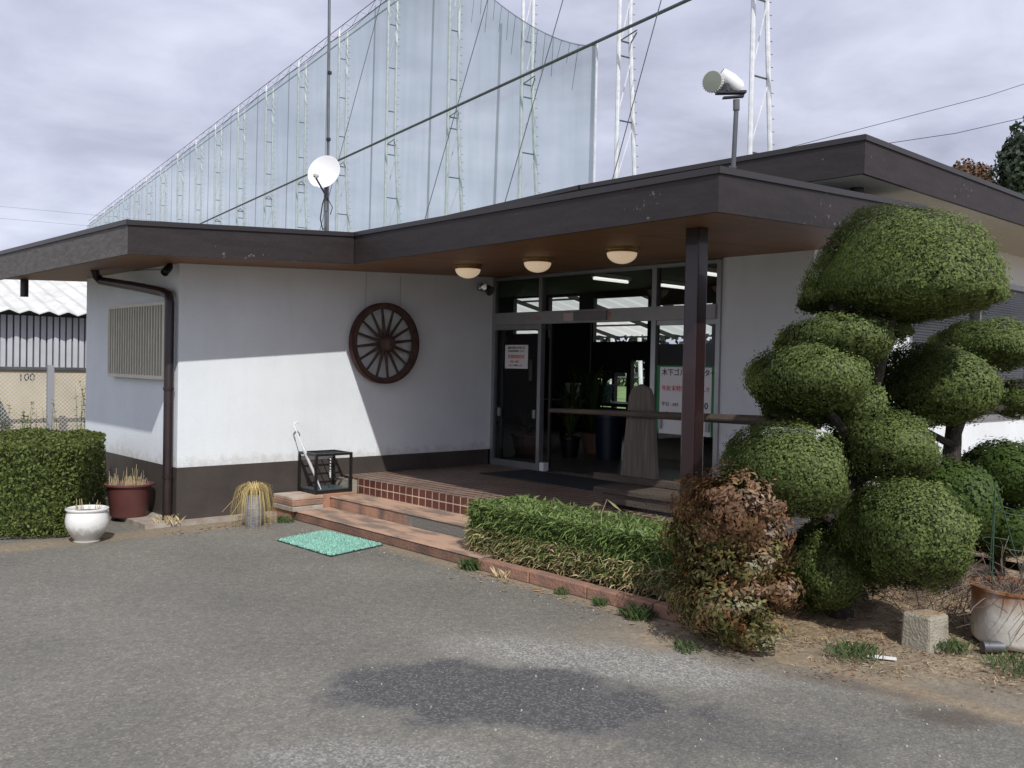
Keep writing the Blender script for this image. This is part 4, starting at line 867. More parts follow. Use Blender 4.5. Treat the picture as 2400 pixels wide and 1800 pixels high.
def pad(name, parent, c, rx, ry, rz, m, n=9000, size=.028, seed=1, flat=.35, rot=.74, tiltx=0., depth=.035, aspect=.55, lumps=.05, gap=.11, corem=None):
    """ellipsoidal clipped pad: rx across the view, ry in depth, rz up; flat = how much of the lower half is kept"""
    r = np.random.default_rng(seed); D = sph(n, r); 
    Dz = D.copy(); 
    s = lump(D, seed, lumps)
    fr = r.random(n)**2*depth
    loc = D*np.array([rx,ry,rz])*s[:,None]
    if rx > .7: loc[:,:2] *= (1-.17*np.clip(D[:,2],0,1))[:,None]
    loc[:,2] = np.where(loc[:,2] < 0, loc[:,2]*flat, loc[:,2])
    nr = D/np.array([rx,ry,rz]); nr[:,2] = np.where(D[:,2] < 0, nr[:,2]/flat, nr[:,2]); nr /= np.linalg.norm(nr,axis=1)[:,None]
    loc -= nr*fr[:,None]; loc += r.normal(0,.007,(n,3))
    wv = np.zeros(n)
    for _ in range(6): wv += np.sin(loc@(r.normal(0,1,3)*34)+r.random()*6.3)
    fr2 = np.clip(-(wv/6)-.10, 0, 1)*gap; loc -= nr*fr2[:,None]
    strays = r.random(n) < .12; loc[strays] += nr[strays]*.045*r.random((strays.sum(),1))**2
    th = -math.atan2(.677, .736)   # local x = camera right
    Rm = np.array([[.736,.677,0],[-.677,.736,0],[0,0,1]])
    if tiltx:
        T = np.array([[math.cos(tiltx),0,-math.sin(tiltx)],[0,1,0],[math.sin(tiltx),0,math.cos(tiltx)]]); loc = loc@T.T; nr = nr@T.T
    loc = loc@Rm+np.array(c); nr = nr@Rm
    V, F = leaf_cloud(loc, nr, size, aspect, 1.0, .7, seed)
    # inner twiggy mass
    bm = bmesh.new(); bmesh.ops.create_icosphere(bm, subdivisions=3, radius=1)
    CV = np.array([v.co[:] for v in bm.verts]); CF = np.array([[v.index for v in f.verts] for f in bm.faces]); bm.free()
    cl = CV*np.array([max(rx-depth*1.0-gap*.35,.02),max(ry-depth*1.0-gap*.35,.02),max(rz-depth*1.0-gap*.35,.02)])*lump(CV, seed, lumps)[:,None]; cl[:,2] = np.where(cl[:,2]<0, cl[:,2]*flat*.8, cl[:,2])
    if rx > .7: cl[:,:2] *= (1-.17*np.clip(CV[:,2],0,1))[:,None]
    if tiltx: cl = cl@T.T
    cl = cl@Rm+np.array(c)
    F = np.concatenate([F, np.c_[CF, CF[:,2]]+0], 0) if False else F
    me_v = np.concatenate([V, cl]); nq = len(F)
    me = bpy.data.meshes.new(name); me.vertices.add(len(me_v)); me.vertices.foreach_set('co', me_v.astype(np.float32).ravel())
    li = np.concatenate([F.ravel(), (CF+len(V)).ravel()]).astype(np.int32); me.loops.add(len(li)); me.loops.foreach_set('vertex_index', li)
    ls = np.concatenate([np.arange(nq)*4, nq*4+np.arange(len(CF))*3]).astype(np.int32); me.polygons.add(nq+len(CF)); me.polygons.foreach_set('loop_start', ls)
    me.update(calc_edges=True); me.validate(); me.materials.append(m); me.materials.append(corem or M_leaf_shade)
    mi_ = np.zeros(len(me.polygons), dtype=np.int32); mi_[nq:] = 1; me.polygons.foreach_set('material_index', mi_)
    o = bpy.data.objects.new(name, me); COL.objects.link(o)
    if parent: o.parent = parent; o.matrix_parent_inverse = parent.matrix_world.inverted()
    return o
# front cloud-pruned tree
T1 = thing('cloud_pruned_tree', (2.1, -5.95, 0), 'large cloud-pruned evergreen with a broad dome crown right of the porch post', 'tree')
pads = [ # name c rx ry rz flat n tilt
 ((2.313,-6.015,2.09), .77, .60, .62, .22, 34000, -.05),
 ((1.87,-5.78,1.775), .41, .36, .20, .85, 12000, -.16),
 ((1.607,-5.773,1.54), .385, .37, .245, .9, 14000, -.12),
 ((2.033,-5.486,1.33), .280, .26, .12, .8, 5000, 0),
 ((1.328,-5.788,.985), .390, .37, .29, .90, 16000, -.05),
 ((2.051,-6.046,1.120), .345, .33, .235, .9, 12000, -.12),
 ((1.773,-6.333,.657), .390, .38, .345, .95, 18000, 0),
 ((1.78,-5.78,.34), .27, .25, .30, .9, 11000, .1),
 ((2.10,-5.78,1.38), .26, .24, .20, .9, 6000, 0), ((2.25,-5.70,1.66), .24, .22, .15, .9, 5000, 0), ((2.05,-5.72,.80), .26, .22, .26, .9, 7000, 0), ((2.25,-5.80,.40), .26, .24, .30, .9, 8000, 0),
 ((2.62,-5.72,1.90), .30, .24, .13, .8, 5000, -.1),
]
for i, (c, rx, ry, rz, fl, nn_, tl) in enumerate(pads):
    pad('foliage_pad', T1, c, rx, ry, rz, M_leaf, int(nn_*1.9), .021, 20+i, fl, tiltx=tl, depth=.055, lumps=.08)
q = MB()
q.tube([(1.95,-5.85,0),(1.88,-5.86,.25),(1.83,-5.90,.5),(1.78,-5.88,.66),(1.86,-5.90,.85),(1.98,-5.90,1.1),(2.10,-5.90,1.35),(2.20,-5.92,1.6),(2.22,-5.95,1.85),(2.28,-5.98,2.05)], [.085,.07,.06,.055,.06,.06,.055,.05,.05,.04], 10)
for a in (((1.78,-5.88,.66),(1.62,-5.86,.72),(1.45,-5.82,.85)), ((1.98,-5.9,1.1),(1.8,-5.85,1.3),(1.65,-5.8,1.45)), ((2.1,-5.9,1.35),(2.0,-5.85,1.55),(1.88,-5.8,1.7)), ((1.86,-5.9,.85),(1.95,-6.0,.95),(2.04,-6.04,1.05)), ((2.2,-5.92,1.6),(2.45,-5.8,1.75),(2.6,-5.72,1.85)), ((1.83,-5.9,.5),(1.8,-6.1,.55),(1.78,-6.3,.6)), ((2.24,-5.96,1.9),(2.0,-5.9,2.0),(1.8,-5.8,2.02)), ((1.88,-5.86,.25),(1.78,-5.8,.3),(1.7,-5.76,.34))):
    q.tube(a, [.04,.032,.022], 8)
q.build('trunk', M_bark, T1, smooth=True)
# second, farther cloud-pruned tree
T2 = thing('cloud_pruned_tree', (3.2, -6.02, 0), 'second cloud-pruned evergreen with a short bare trunk at the right picture edge', 'tree')
for i, (c, rx, ry, rz, fl, nn_) in enumerate((((2.996,-5.964,1.50), .445, .42, .315, .85, 19000), ((3.895,-5.976,1.80), .46, .4, .235, .7, 15000), ((4.082,-6.148,1.40), .22, .22, .16, .8, 5000), ((2.80,-5.85,1.28), .25, .22, .09, .8, 4000))):
    pad('foliage_pad', T2, c, rx, ry, rz, M_leaf, int(nn_*1.8), .022, 60+i, fl, depth=.05, lumps=.07)
q = MB(); q.tube([(3.18,-6.04,0),(3.17,-6.03,.6),(3.14,-6.03,.9),(3.20,-6.02,1.1),(3.24,-6.01,1.25),(3.1,-6.0,1.4)], [.08,.07,.065,.06,.055,.04], 10)
q.tube([(3.22,-6.02,1.15),(3.5,-6.0,1.4),(3.8,-5.98,1.65)], [.045,.035,.03], 8); q.tube([(3.5,-6.0,1.4),(3.8,-6.1,1.35),(4.05,-6.14,1.38)], [.03,.025,.02], 8); q.tube([(3.14,-6.03,1.1),(2.95,-5.92,1.2),(2.82,-5.86,1.25)], [.03,.025,.02], 8)
q.build('trunk', M_bark, T2, smooth=True)
# clipped bushes low at the right
for i, (c, rx, ry, rz, lb) in enumerate((((3.057,-6.02,.70), .42, .36, .33, 'rounded clipped bush behind the big lower ball of the cloud-pruned tree'), ((3.75,-6.18,.86), .36, .33, .25, 'flat-topped clipped bush at the right edge in front of the white wall'), ((3.85,-6.10,.45), .42, .3, .25, 'low dark clipped bush beneath the flat-topped one at the right edge'))):
    t = thing('clipped_bush', (c[0], c[1], 0), lb, 'bush')
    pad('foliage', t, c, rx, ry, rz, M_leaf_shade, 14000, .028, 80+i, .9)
    MB().tube([(c[0],c[1],0),(c[0]+.02,c[1],c[2])], .03, 8).build('stem', M_bark, t)
# bronze-leaved shrub: several overlapping lobes
T3 = thing('bronze_shrub', (.93, -5.70, 0), 'loose shrub with bronze and olive leaves at the end of the bamboo hedge', 'shrub')
for i, (c, rx, ry, rz, m_, nn_) in enumerate((((.96,-5.63,.79), .33, .29, .23, M_az, 6000), ((1.05,-5.70,.62), .28, .26, .22, M_az, 3600), ((.84,-5.54,.62), .22, .20, .20, M_az2, 2400), ((1.12,-5.86,.30), .17, .17, .15, M_az, 1500), ((.84,-5.64,.24), .30, .26, .19, M_az2, 3600), ((.93,-5.76,.12), .31, .24, .11, M_az2, 2400), ((.97,-5.68,.46), .29, .26, .18, M_az2, 2600), ((.83,-5.60,.42), .20, .20, .13, M_az2, 900), ((.90,-5.74,.36), .22, .18, .08, M_az, 700))):
    pad('foliage_clump', T3, c, rx, ry, rz, m_, int(nn_*1.3), .034, 100+i, .9, depth=.13, aspect=.45, lumps=.22, gap=.25, corem=M_bark)
q = MB()
for i in range(9):
    a = random.uniform(0,2*PI); q.tube([(.93,-5.72,0),(.93+.1*math.cos(a),-5.72+.1*math.sin(a),.3),(.95+.25*math.cos(a),-5.70+.22*math.sin(a),.7)], [.014,.01,.006], 6)
q.build('stems', M_twig, T3)
# box hedge on the left
HG = thing('box_hedge', (-1.6, .7, 0), 'dense square-clipped box hedge at the left edge beside the white pot', 'hedge')
def box_cloud(org, ax, ay, h, n, seed, depth=.05, round_=.06):
    r = np.random.default_rng(seed); ax = np.array(ax); ay = np.array(ay); la, lb = np.linalg.norm(ax), np.linalg.norm(ay); na, nb = ax/la, ay/lb
    P = []; Nn = []
    areas = [la*lb, la*h, lb*h, lb*h]; tot = sum(areas)
    for j, A_ in enumerate(areas):
        k = int(n*A_/tot); a, b_ = r.random(k), r.random(k)
        if j == 0: p = a[:,None]*ax+b_[:,None]*ay+np.array([0,0,h]); nn = np.array([0,0,1.])
        elif j == 1: p = a[:,None]*ax+b_[:,None]*np.array([0,0,h]); nn = np.array([-nb[0],-nb[1],0])
        elif j == 2: p = a[:,None]*ay+b_[:,None]*np.array([0,0,h])+ax; nn = np.array([na[0],na[1],0])
        else: p = a[:,None]*ay+b_[:,None]*np.array([0,0,h]); nn = -np.array([na[0],na[1],0])
        P.append(p); Nn.append(np.tile(nn,(k,1)))
    P = np.concatenate(P); Nn = np.concatenate(Nn)
    w = sum(np.sin(P@(r.normal(0,1,3)*6)+r.random()*6) for _ in range(6))/6
    w2 = sum(np.sin(P@(r.normal(0,1,3)*30)+r.random()*6) for _ in range(6))/6; P = P+Nn*(w*.05+np.minimum(w2,0)*.10)[:,None]-Nn*(r.random(len(P))**1.6*depth)[:,None]
    # soften edges
    ce = np.array([*(ax/2+ay/2)[:2], h/2]); dd = (P-ce); q_ = np.abs(np.c_[dd@na/(la/2), dd@nb/(lb/2), dd[:,2]/(h/2)]); ex = np.clip(q_-.88,0,1); k_ = (np.sort(ex,1)[:,-2]); P = ce+dd*(1-k_*.5)[:,None]
    return P+np.array(org), Nn
ax_ = np.array([.894,-.447,0])*3.4; ay_ = np.array([.447,.894,0])*1.9; org = np.array([-.98,-.21,0])-ax_
P, Nn = box_cloud(org, ax_, ay_, .845, 52000, 5)
V, F = leaf_cloud(P, Nn, .032, .55, 1.0, .6, 5); fast_mesh('foliage', V, F, M_leaf2, HG)
o2 = org+ax_*.03/1+ay_*.05; a2, b2 = ax_*.945, ay_*.9
c4 = [o2+ay_*.03, o2+a2*.985+ay_*.03, o2+a2*.985+b2, o2+b2]
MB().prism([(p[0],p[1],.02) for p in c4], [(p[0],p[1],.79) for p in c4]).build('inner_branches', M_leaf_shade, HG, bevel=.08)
# bamboo grass hedge
BH = thing('bamboo_hedge', (1.45, -4.1, 0), 'clipped dwarf bamboo hedge with dry lower leaves along the porch edge', 'hedge')
def blades(n, x0, x1, y0, y1, z0, z1, ln, wd, seed, spread=.8, edge=True):
    r = np.random.default_rng(seed); p = np.c_[x0+(x1-x0)*r.random(n), y0+(y1-y0)*r.random(n), z0+(z1-z0)*r.random(n)]
    if edge:
        sel = r.random(n); p[:,0] = np.where(sel < .45, x0+np.abs(r.normal(0,.05,n)), p[:,0]); p[:,2] = np.where(sel > .62, z1-np.abs(r.normal(0,.05,n)), p[:,2])
        s3 = r.random(n) < .1; p[:,1] = np.where(s3, y1-np.abs(r.normal(0,.04,n)), p[:,1])
    a = r.random(n)*2*PI; d = np.c_[np.cos(a)*spread-.25, np.sin(a)*spread-.05, r.normal(.45,.45,n)]; d /= np.linalg.norm(d,axis=1)[:,None]
    L_ = ln*(.55+.8*r.random(n)); s = np.cross(d, np.tile([0,0,1.],(n,1))+r.normal(0,.5,(n,3))); s /= np.linalg.norm(s,axis=1)[:,None]+1e-9; w = wd*(.6+.7*r.random(n))
    drop = np.array([0,0,-1.])
    V = np.empty((n,6,3)); 
    V[:,0] = p-s*w[:,None]*.3; V[:,1] = p+s*w[:,None]*.3
    m1 = p+d*(L_*.5)[:,None]; V[:,2] = m1+s*w[:,None]*.5; V[:,3] = m1-s*w[:,None]*.5
    e_ = p+d*L_[:,None]+drop*(L_*.28)[:,None]; V[:,4] = e_+s*w[:,None]*.06; V[:,5] = e_-s*w[:,None]*.06
    F = np.concatenate([np.arange(n)[:,None]*6+np.array([0,1,2,3]), np.arange(n)[:,None]*6+np.array([3,2,4,5])])
    return V.reshape(-1,3), F
V, F = blades(26000, 1.19, 1.80, -5.5, -3.02, .15, .465, .085, .0105, 3); fast_mesh('green_leaves', V, F, M_bamboo, BH)
V, F = blades(8000, 1.17, 1.72, -5.5, -3.04, .08, .28, .085, .010, 4, 1.0); fast_mesh('dry_leaves', V, F, M_bamboo_dry, BH)
q = MB()
for i in range(420):
    x, y = random.uniform(1.22,1.75), random.uniform(-5.4,-3.08); q.tube([(x,y,.03),(x+random.uniform(-.03,.03),y+random.uniform(-.03,.03),random.uniform(.3,.45))], .0025, 4, False)
q.build('canes', M_bamboo_dry, BH)
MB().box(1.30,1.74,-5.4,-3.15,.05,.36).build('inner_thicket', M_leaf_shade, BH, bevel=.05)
for i, (x, y, h) in enumerate(((1.35,-3.75,.60),(1.28,-4.35,.66),(1.4,-4.9,.6))):
    q = MB(); q.tube([(x,y,.3),(x+.01,y,h-.1),(x+.03,y-.03,h)], [.004,.003,.002], 5)
    q.add([(x+.03,y-.03,h),(x+.05,y-.09,h-.03),(x+.07,y-.14,h-.08),(x+.045,y-.08,h-.045)], [(0,1,2,3)]); q.add([(x+.02,y,h-.05),(x-.03,y+.03,h-.02),(x-.06,y+.06,h-.07),(x-.02,y+.04,h-.05)], [(0,1,2,3)])
    q.build('tall_shoot', M_bamboo_dry if i else M_bamboo, BH, recalc=False)
# soil bed behind the kerb and verge mound
def terrain(name, x0, x1, y0, y1, nx, ny, f, m):
    vs = []; fs = []
    for i in range(nx+1):
        for j in range(ny+1):
            x = x0+(x1-x0)*i/nx; y = y0+(y1-y0)*j/ny; vs.append((x, y, f(x, y)))
    for i in range(nx):
        for j in range(ny):
            a = i*(ny+1)+j; fs.append((a, a+ny+1, a+ny+2, a+1))
    me = MB(); me.add(vs, fs); return tag(me.build(name, m, recalc=False, smooth=False), kind='structure')
terrain('planting_bed', 1.12, 1.849, -5.45, -3.31, 14, 50, lambda x, y: .062+.02*noise.noise(Vector((x*6,y*6,0)))-.16*min(1,max(0,(-4.95-y)/.5)), M_soil)
def bedf(x, y):
    d = (x*.917+y*.395) + 1.30          # distance inside the planting
    return -.02+.07*min(1,max(0,d*.9))+.018*noise.noise(Vector((x*5,y*5,1)))*min(1,max(0,d*3+.6))
M_bed = mat('dry_bed', (.17,.12,.075), .95, col2=(.36,.27,.17), vscale=14, bump=.9, bscale=50, detail=9)
terrain('planting_bed', .9, 4.3, -9.5, -5.07, 60, 80, bedf, M_bed)
terrain('planting_bed', 4.3, 12, -9.5, -4.41, 20, 20, lambda x, y: .11, M_bed)
# straw and grass litter
def litter(name, region, n, ln, wd, m, seed, zf, up=.15, kind='stuff'):
    r = np.random.default_rng(seed); pts = []
    while len(pts) < n:
        x = region[0]+(region[1]-region[0])*r.random(); y = region[2]+(region[3]-region[2])*r.random(); dd = x*.917+y*.395+6+.45*noise.noise(Vector((x*2.3,y*2.3,5)))
        lo = 4.25
        if dd > lo and r.random() < min(1,(dd-lo)*1.8+.05) and noise.noise(Vector((x*4,y*4,seed))) > -.22: pts.append((x, y, max(zf(x,y),.0)+.006))
    p = np.array(pts); a = r.random(n)*2*PI; d = np.c_[np.cos(a), np.sin(a), np.abs(r.normal(0,up,n))]; L_ = ln*(.4+r.random(n)); s = np.c_[-np.sin(a), np.cos(a), r.normal(0,.3,n)]*wd
    bend = r.normal(0,.25,(n,3)); bend[:,2] = .12
    V = np.empty((n,6,3)); V[:,0] = p-s*.5; V[:,1] = p+s*.5; m1 = p+d*(L_*.5)[:,None]+bend*(L_*.25)[:,None]; V[:,2] = m1+s*.5; V[:,3] = m1-s*.5; e_ = p+d*L_[:,None]; V[:,4] = e_+s*.15; V[:,5] = e_-s*.15
    F = np.concatenate([np.arange(n)[:,None]*6+np.array([0,1,2,3]), np.arange(n)[:,None]*6+np.array([3,2,4,5])])
    return tag(fast_mesh(name, V.reshape(-1,3), F, m), kind=kind)
litter('dry_grass_litter', (.2, 4.0, -8.2, -5.4), 8000, .045, .0022, M_straw, 8, bedf)
litter('leaf_litter', (.2, 4.0, -8.2, -5.3), 6500, .018, .008, mat('brown_litter', (.22,.13,.07), .9, island=.5), 9, bedf)
def tuft(x, y, z, n, h, lb, m=M_weed, rad=.08, name='grass_tuft', cat='grass tuft', seed=0):
    n = int(n*.6)
    r = np.random.default_rng(seed+int(abs(x*100)+abs(y*37))); q = MB()
    for i in range(n):
        a = r.random()*2*PI; rr = r.random()**.7*rad; px_, py_ = x+rr*math.cos(a), y+rr*math.sin(a); b_ = r.random()*2*PI; hh = h*(.4+.8*r.random()); w_ = .003
        q.add([(px_-w_,py_,z),(px_+w_,py_,z),(px_+w_*.8+.3*hh*math.cos(b_),py_+.3*hh*math.sin(b_),z+hh*.7),(px_+.7*hh*math.cos(b_),py_+.7*hh*math.sin(b_),z+hh)], [(0,1,2,3)])
    return tag(q.build(name, m, recalc=False), lb, cat)
tuft(1.0,-3.27,0,200,.09,'green weed tuft at the kerb below the left end of the bamboo hedge', rad=.09)
tuft(1.0,-3.62,0,120,.07,'small dry weed tuft just right of the first kerb joint', rad=.06, m=M_straw)
tuft(1.0,-4.25,0,130,.045,'weed tuft at the middle of the orange kerb', rad=.06)
tuft(.98,-4.62,0,130,.05,'short weed tuft near the right part of the orange kerb', rad=.06)
tuft(.95,-5.0,0,240,.08,'thick weed tuft against the bronze shrub', rad=.11)
tuft(.90,-.50,0,160,.06,'weed tuft beside the stacked slabs', rad=.09)
tuft(1.25,-6.30,.02,420,.05,'low green grass patch left of the concrete block', rad=.16)
tuft(1.78,-6.62,.02,220,.06,'grass tuft at the right foot of the concrete block', rad=.10)
tuft(1.75,-7.05,.02,700,.05,'green grass patch at the lower right picture edge', rad=.24)
tuft(-.10,-.04,.03,200,.07,'dry weeds at the foot of the downpipe', m=M_straw, rad=.13)
tuft(.62,-5.62,0,120,.06,'small green weed at the left foot of the bronze shrub', rad=.09)
r = np.random.default_rng(71); q = MB()
for i in range(260):
    if r.random() < .6: x, y = .97-abs(r.normal(0,.12)), -3.2-2.2*r.random()
    else: x, y = -.3+1.1*r.random(), -.35-abs(r.normal(0,.12))
    a = r.random()*6.28; l_ = .008+.02*r.random(); c_, s_ = math.cos(a), math.sin(a); w_ = l_*(.12+.4*r.random())
    q.add([(x-c_*l_,y-s_*l_,.004),(x+s_*w_,y-c_*w_,.008),(x+c_*l_,y+s_*l_,.005),(x-s_*w_,y+c_*w_,.009)], [(0,1,2,3)])
tag(q.build('fallen_leaves', mat('fallen_leaf', (.30,.21,.12), .9, island=.5), recalc=False), kind='stuff')
# weeds behind the hedge at the left
def weeds(x, y, n_, h, w, lb, m, sd2):
    r = np.random.default_rng(sd2); q = MB()
    for i in range(n_):
        px_, py_ = x+(r.random()-.5)*w, y+(r.random()-.5)*.3; hh = h*(.45+.6*r.random()); dx = r.normal(0,.08)
        q.tube([(px_,py_,0),(px_+dx*.4,py_,hh*.6),(px_+dx,py_,hh)], [.006,.004,.002], 4, False)
        for k_ in range(9):
            z_ = hh*(.3+.7*r.random()); a = r.random()*6.28; c_ = Vector((px_+dx*z_/hh, py_, z_)); d_ = Vector((math.cos(a), math.sin(a), .4))*.07; s3 = Vector((-math.sin(a), math.cos(a), 0))*.018
            q.add([c_, c_+d_*.5+s3, c_+d_, c_+d_*.5-s3], [(0,1,2,3)])
    return tag(q.build('tall_weeds', m, recalc=False), lb, 'weeds')
weeds(2.0, 9.0, 5, 1.15, .25, 'tall thin weed stalk growing behind the hedge near the white wall corner', M_weed, 3)
weeds(.4, 9.0, 45, .80, 2.4, 'bushy low weeds growing behind the left part of the hedge', M_leaf2, 4)
Vh, Fh = leaf_cloud(Ph, np.tile([-1.,0,0],(9000,1)), .7, .7, .7, .6, 6); tag(fast_mesh('far_wood', Vh, Fh, M_far_leaf), kind='stuff')
# distant trees
def far_tree(name, c, rr, hgt, m, lb, nn_, sz, seed):
    t = thing(name, (c[0], c[1], 0), lb, 'tree'); r = np.random.default_rng(seed)
    P = []; Nn = []
    for i in range(26):
        d = sph(1, r)[0]; cc = np.array(c)+d*np.array([rr*.65,rr*.65,hgt*.6]); k = nn_//26; D = sph(k, r); q_ = rr*.36*(.7+.6*r.random())
        P.append(cc+D*q_*(r.random((k,1))**.35)); Nn.append(D)
    V, F = leaf_cloud(np.concatenate(P), np.concatenate(Nn), sz, .7, .6, .6, seed); fast_mesh('crown', V, F, m, t)
    q = MB(); q.tube([(c[0],c[1],0),(c[0]+.2,c[1],c[2]*.6),(c[0],c[1],c[2]+hgt*.3)], [.5,.35,.12], 8)
    for i in range(5):
        a = i*1.3; q.tube([(c[0],c[1],c[2]*.7),(c[0]+rr*.5*math.cos(a),c[1]+rr*.5*math.sin(a),c[2]+hgt*.15)], [.2,.06], 6)
    q.build('trunk', M_bark, t)
far_tree('broadleaf_tree', (46.6, 6.5, 11.4), 3.3, 3.2, M_far_leaf, 'large dark green tree cut by the upper right picture edge', 26000, .28, 31)
far_tree('russet_tree', (48.4, 11.6, 12.0), 1.5, 1.4, M_far_red, 'small russet-leaved tree left of the dark green tree', 5000, .20, 32)
far_tree('russet_tree', (49.6, 10.4, 11.2), 1.0, .9, M_far_red, 'low reddish tree between the russet tree and the dark tree', 4000, .20, 33)
far_tree('broadleaf_tree', (45.7, 14.0, 12.4), .8, .75, M_far_leaf, 'tiny dark treetop peeping over the roof ridge', 2200, .18, 34)
far_tree('broadleaf_tree', (67.6, 48.5, 19.6), 1.2, 1.2, M_far_leaf, 'distant treetop just above the roof right of the net', 2500, .25, 36)
far_tree('broadleaf_tree', (9.2, 58.0, 7.4), 3.0, 2.4, M_far_leaf, 'distant dark tree at the far left picture edge above the eave', 6000, .3, 35)

# ------------------------------------------------------------ pots and ground objects
wp = thing('white_pot', (-.955, -.39, 0), 'round white glazed ceramic pot standing in front of the box hedge', 'pot')
pr = [(0,0),(.105,0),(.112,.012),(.10,.02),(.105,.03),(.145,.08),(.172,.14),(.178,.19),(.17,.24),(.158,.268),(.166,.275),(.176,.284),(.176,.294),(.165,.298),(.150,.288),(.145,.25)]
MB().lathe(pr, (-.955,-.39,0), 56).build('vessel', M_white, wp, smooth=True)
n, l, b = nodes(M_white)
co = n.new('ShaderNodeTexCoord'); s2 = n.new('ShaderNodeSeparateXYZ'); l.new(co.outputs['Object'], s2.inputs[0])
nz = n.new('ShaderNodeTexNoise'); nz.inputs['Scale'].default_value = 22; nz.inputs['Detail'].default_value = 6; l.new(co.outputs['Object'], nz.inputs[0])
ma = n.new('ShaderNodeMath'); ma.operation = 'MULTIPLY_ADD'; ma.inputs[1].default_value = -.16; l.new(nz.outputs[0], ma.inputs[0]); l.new(s2.outputs[2], ma.inputs[2])
rr_ = n.new('ShaderNodeValToRGB'); l.new(ma.outputs[0], rr_.inputs[0]); rr_.color_ramp.elements[0].position = .0; rr_.color_ramp.elements[0].color = (.42,.40,.36,1); e0 = rr_.color_ramp.elements.new(.001); 
rr_.color_ramp.elements[0].position = 0; e0.position = .08; e0.color = (.80,.80,.77,1); rr_.color_ramp.elements[-1].color = (.80,.80,.77,1)
mp2 = n.new('ShaderNodeMath'); mp2.operation = 'ADD'; mp2.inputs[1].default_value = .055
l.new(rr_.outputs[0], b.inputs['Base Color'])
MB().lathe([(0,.262),(.15,.262)], (-.955,-.39,0), 32).build('earth', M_soil, wp)
q = MB()
for i in range(16):
    a = random.uniform(0,6.3); x, y = -.955+.1*math.cos(a), -.39+.1*math.sin(a); q.tube([(x,y,.262),(x+random.uniform(-.02,.02),y+random.uniform(-.02,.02),.262+random.uniform(.03,.12))], .0022, 4)
q.build('dead_stems', M_straw, wp)
rp_ = thing('maroon_pot', (-.27, .50, .045), 'large maroon plastic pot with dry stubble beside the downpipe', 'pot')
MB().lathe([(0,.045),(.165,.045),(.175,.06),(.205,.335),(.21,.345),(.232,.352),(.232,.366),(.205,.368),(.20,.34)], (-.27,.50,0), 48).build('vessel', M_redpot, rp_, smooth=True)
MB().lathe([(0,.352),(.203,.350)], (-.27,.50,0), 32).build('earth', M_soil, rp_)
q = MB()
for i in range(110):
    a = random.uniform(0,6.3); r_ = .19*random.random()**.6; x, y = -.27+r_*math.cos(a), .50+r_*math.sin(a); h_ = random.uniform(.03,.10) if random.random() < .85 else random.uniform(.12,.19)
    q.tube([(x,y,.35),(x+random.uniform(-.02,.02),y+random.uniform(-.02,.02),.35+h_)], .0016, 4, False)
q.build('stubble', M_straw, rp_)
vp = thing('grey_vase', (.555, -.50, 0), 'ribbed grey ceramic vase with drooping yellow grass blades', 'vase')
pr = []
for i, z in enumerate(np.linspace(0, .30, 61)):
    t = z/.30; r_ = .066+.042*math.sin(min(1,(t+.06)/.72)*PI/2) if t < .62 else .108-.022*((t-.62)/.38)
    pr.append((r_ + (.0022 if i % 3 == 0 and .12 < t < .75 else 0), z))
pr = [(0,0)]+pr+[(.092,.305),(.085,.31),(.075,.30),(.07,.27)]
M_vase = mat('grey_glaze', (.20,.21,.24), .4, var=.3, vscale=12, streak=(1,1,3), bump=.1)
MB().lathe(pr, (.555,-.50,0), 48).build('vessel', M_vase, vp, smooth=True)
q = MB(); rr2 = np.random.default_rng(12)
for i in range(190):
    a = rr2.random()*6.283; ln = .16+.17*rr2.random(); o_ = Vector((.555+.03*math.cos(a), -.50+.03*math.sin(a), .30)); h_ = .05+.08*rr2.random(); out_ = .05+ln*.42
    d_ = Vector((math.cos(a), math.sin(a), 0)); sd_ = Vector((-math.sin(a), math.cos(a), 0))*.0028
    pts = [o_, o_+d_*out_*.35+Vector((0,0,h_)), o_+d_*out_*.8+Vector((0,0,h_*.75)), o_+d_*out_*1.05+Vector((0,0,-.35*ln)), o_+d_*out_*1.12+Vector((0,0,-ln))]
    vs = []
    for k_, p_ in enumerate(pts): w_ = sd_*(1-.2*k_); vs += [p_-w_, p_+w_]
    q.add(vs, [(2*k_,2*k_+1,2*k_+3,2*k_+2) for k_ in range(4)])
for a, ln in ((3.6,.34),(.5,.2),(2.9,.3)):
    d_ = Vector((math.cos(a), math.sin(a), 0)); o_ = Vector((.555,-.5,.31)); q.tube([o_, o_+d_*.12+Vector((0,0,.03)), o_+d_*ln+Vector((0,0,-.16))], .0022, 4)
q.build('grass_blades', M_strawp, vp, recalc=False)
cb = thing('concrete_block', (1.77, -6.47, 0), 'weathered square concrete block standing on dry grass', 'block')
rz = Matrix.Rotation(R(-10), 3, 'Z'); cc = Vector((1.775,-6.465,0)); h_ = .098
bt_ = [cc+rz@Vector((sx_*h_, sy_*h_, -.02)) for sx_, sy_ in ((-1,-1),(1,-1),(1,1),(-1,1))]; tp_ = [cc+rz@Vector((sx_*.092, sy_*.092, .205)) for sx_, sy_ in ((-1,-1),(1,-1),(1,1),(-1,1))]
MB().hexa(bt_, tp_).build('block_body', mat('weathered_block', (.40,.37,.30), .95, col2=(.27,.24,.18), vscale=9, bump=.7, bscale=70, detail=9), cb, bevel=.016)
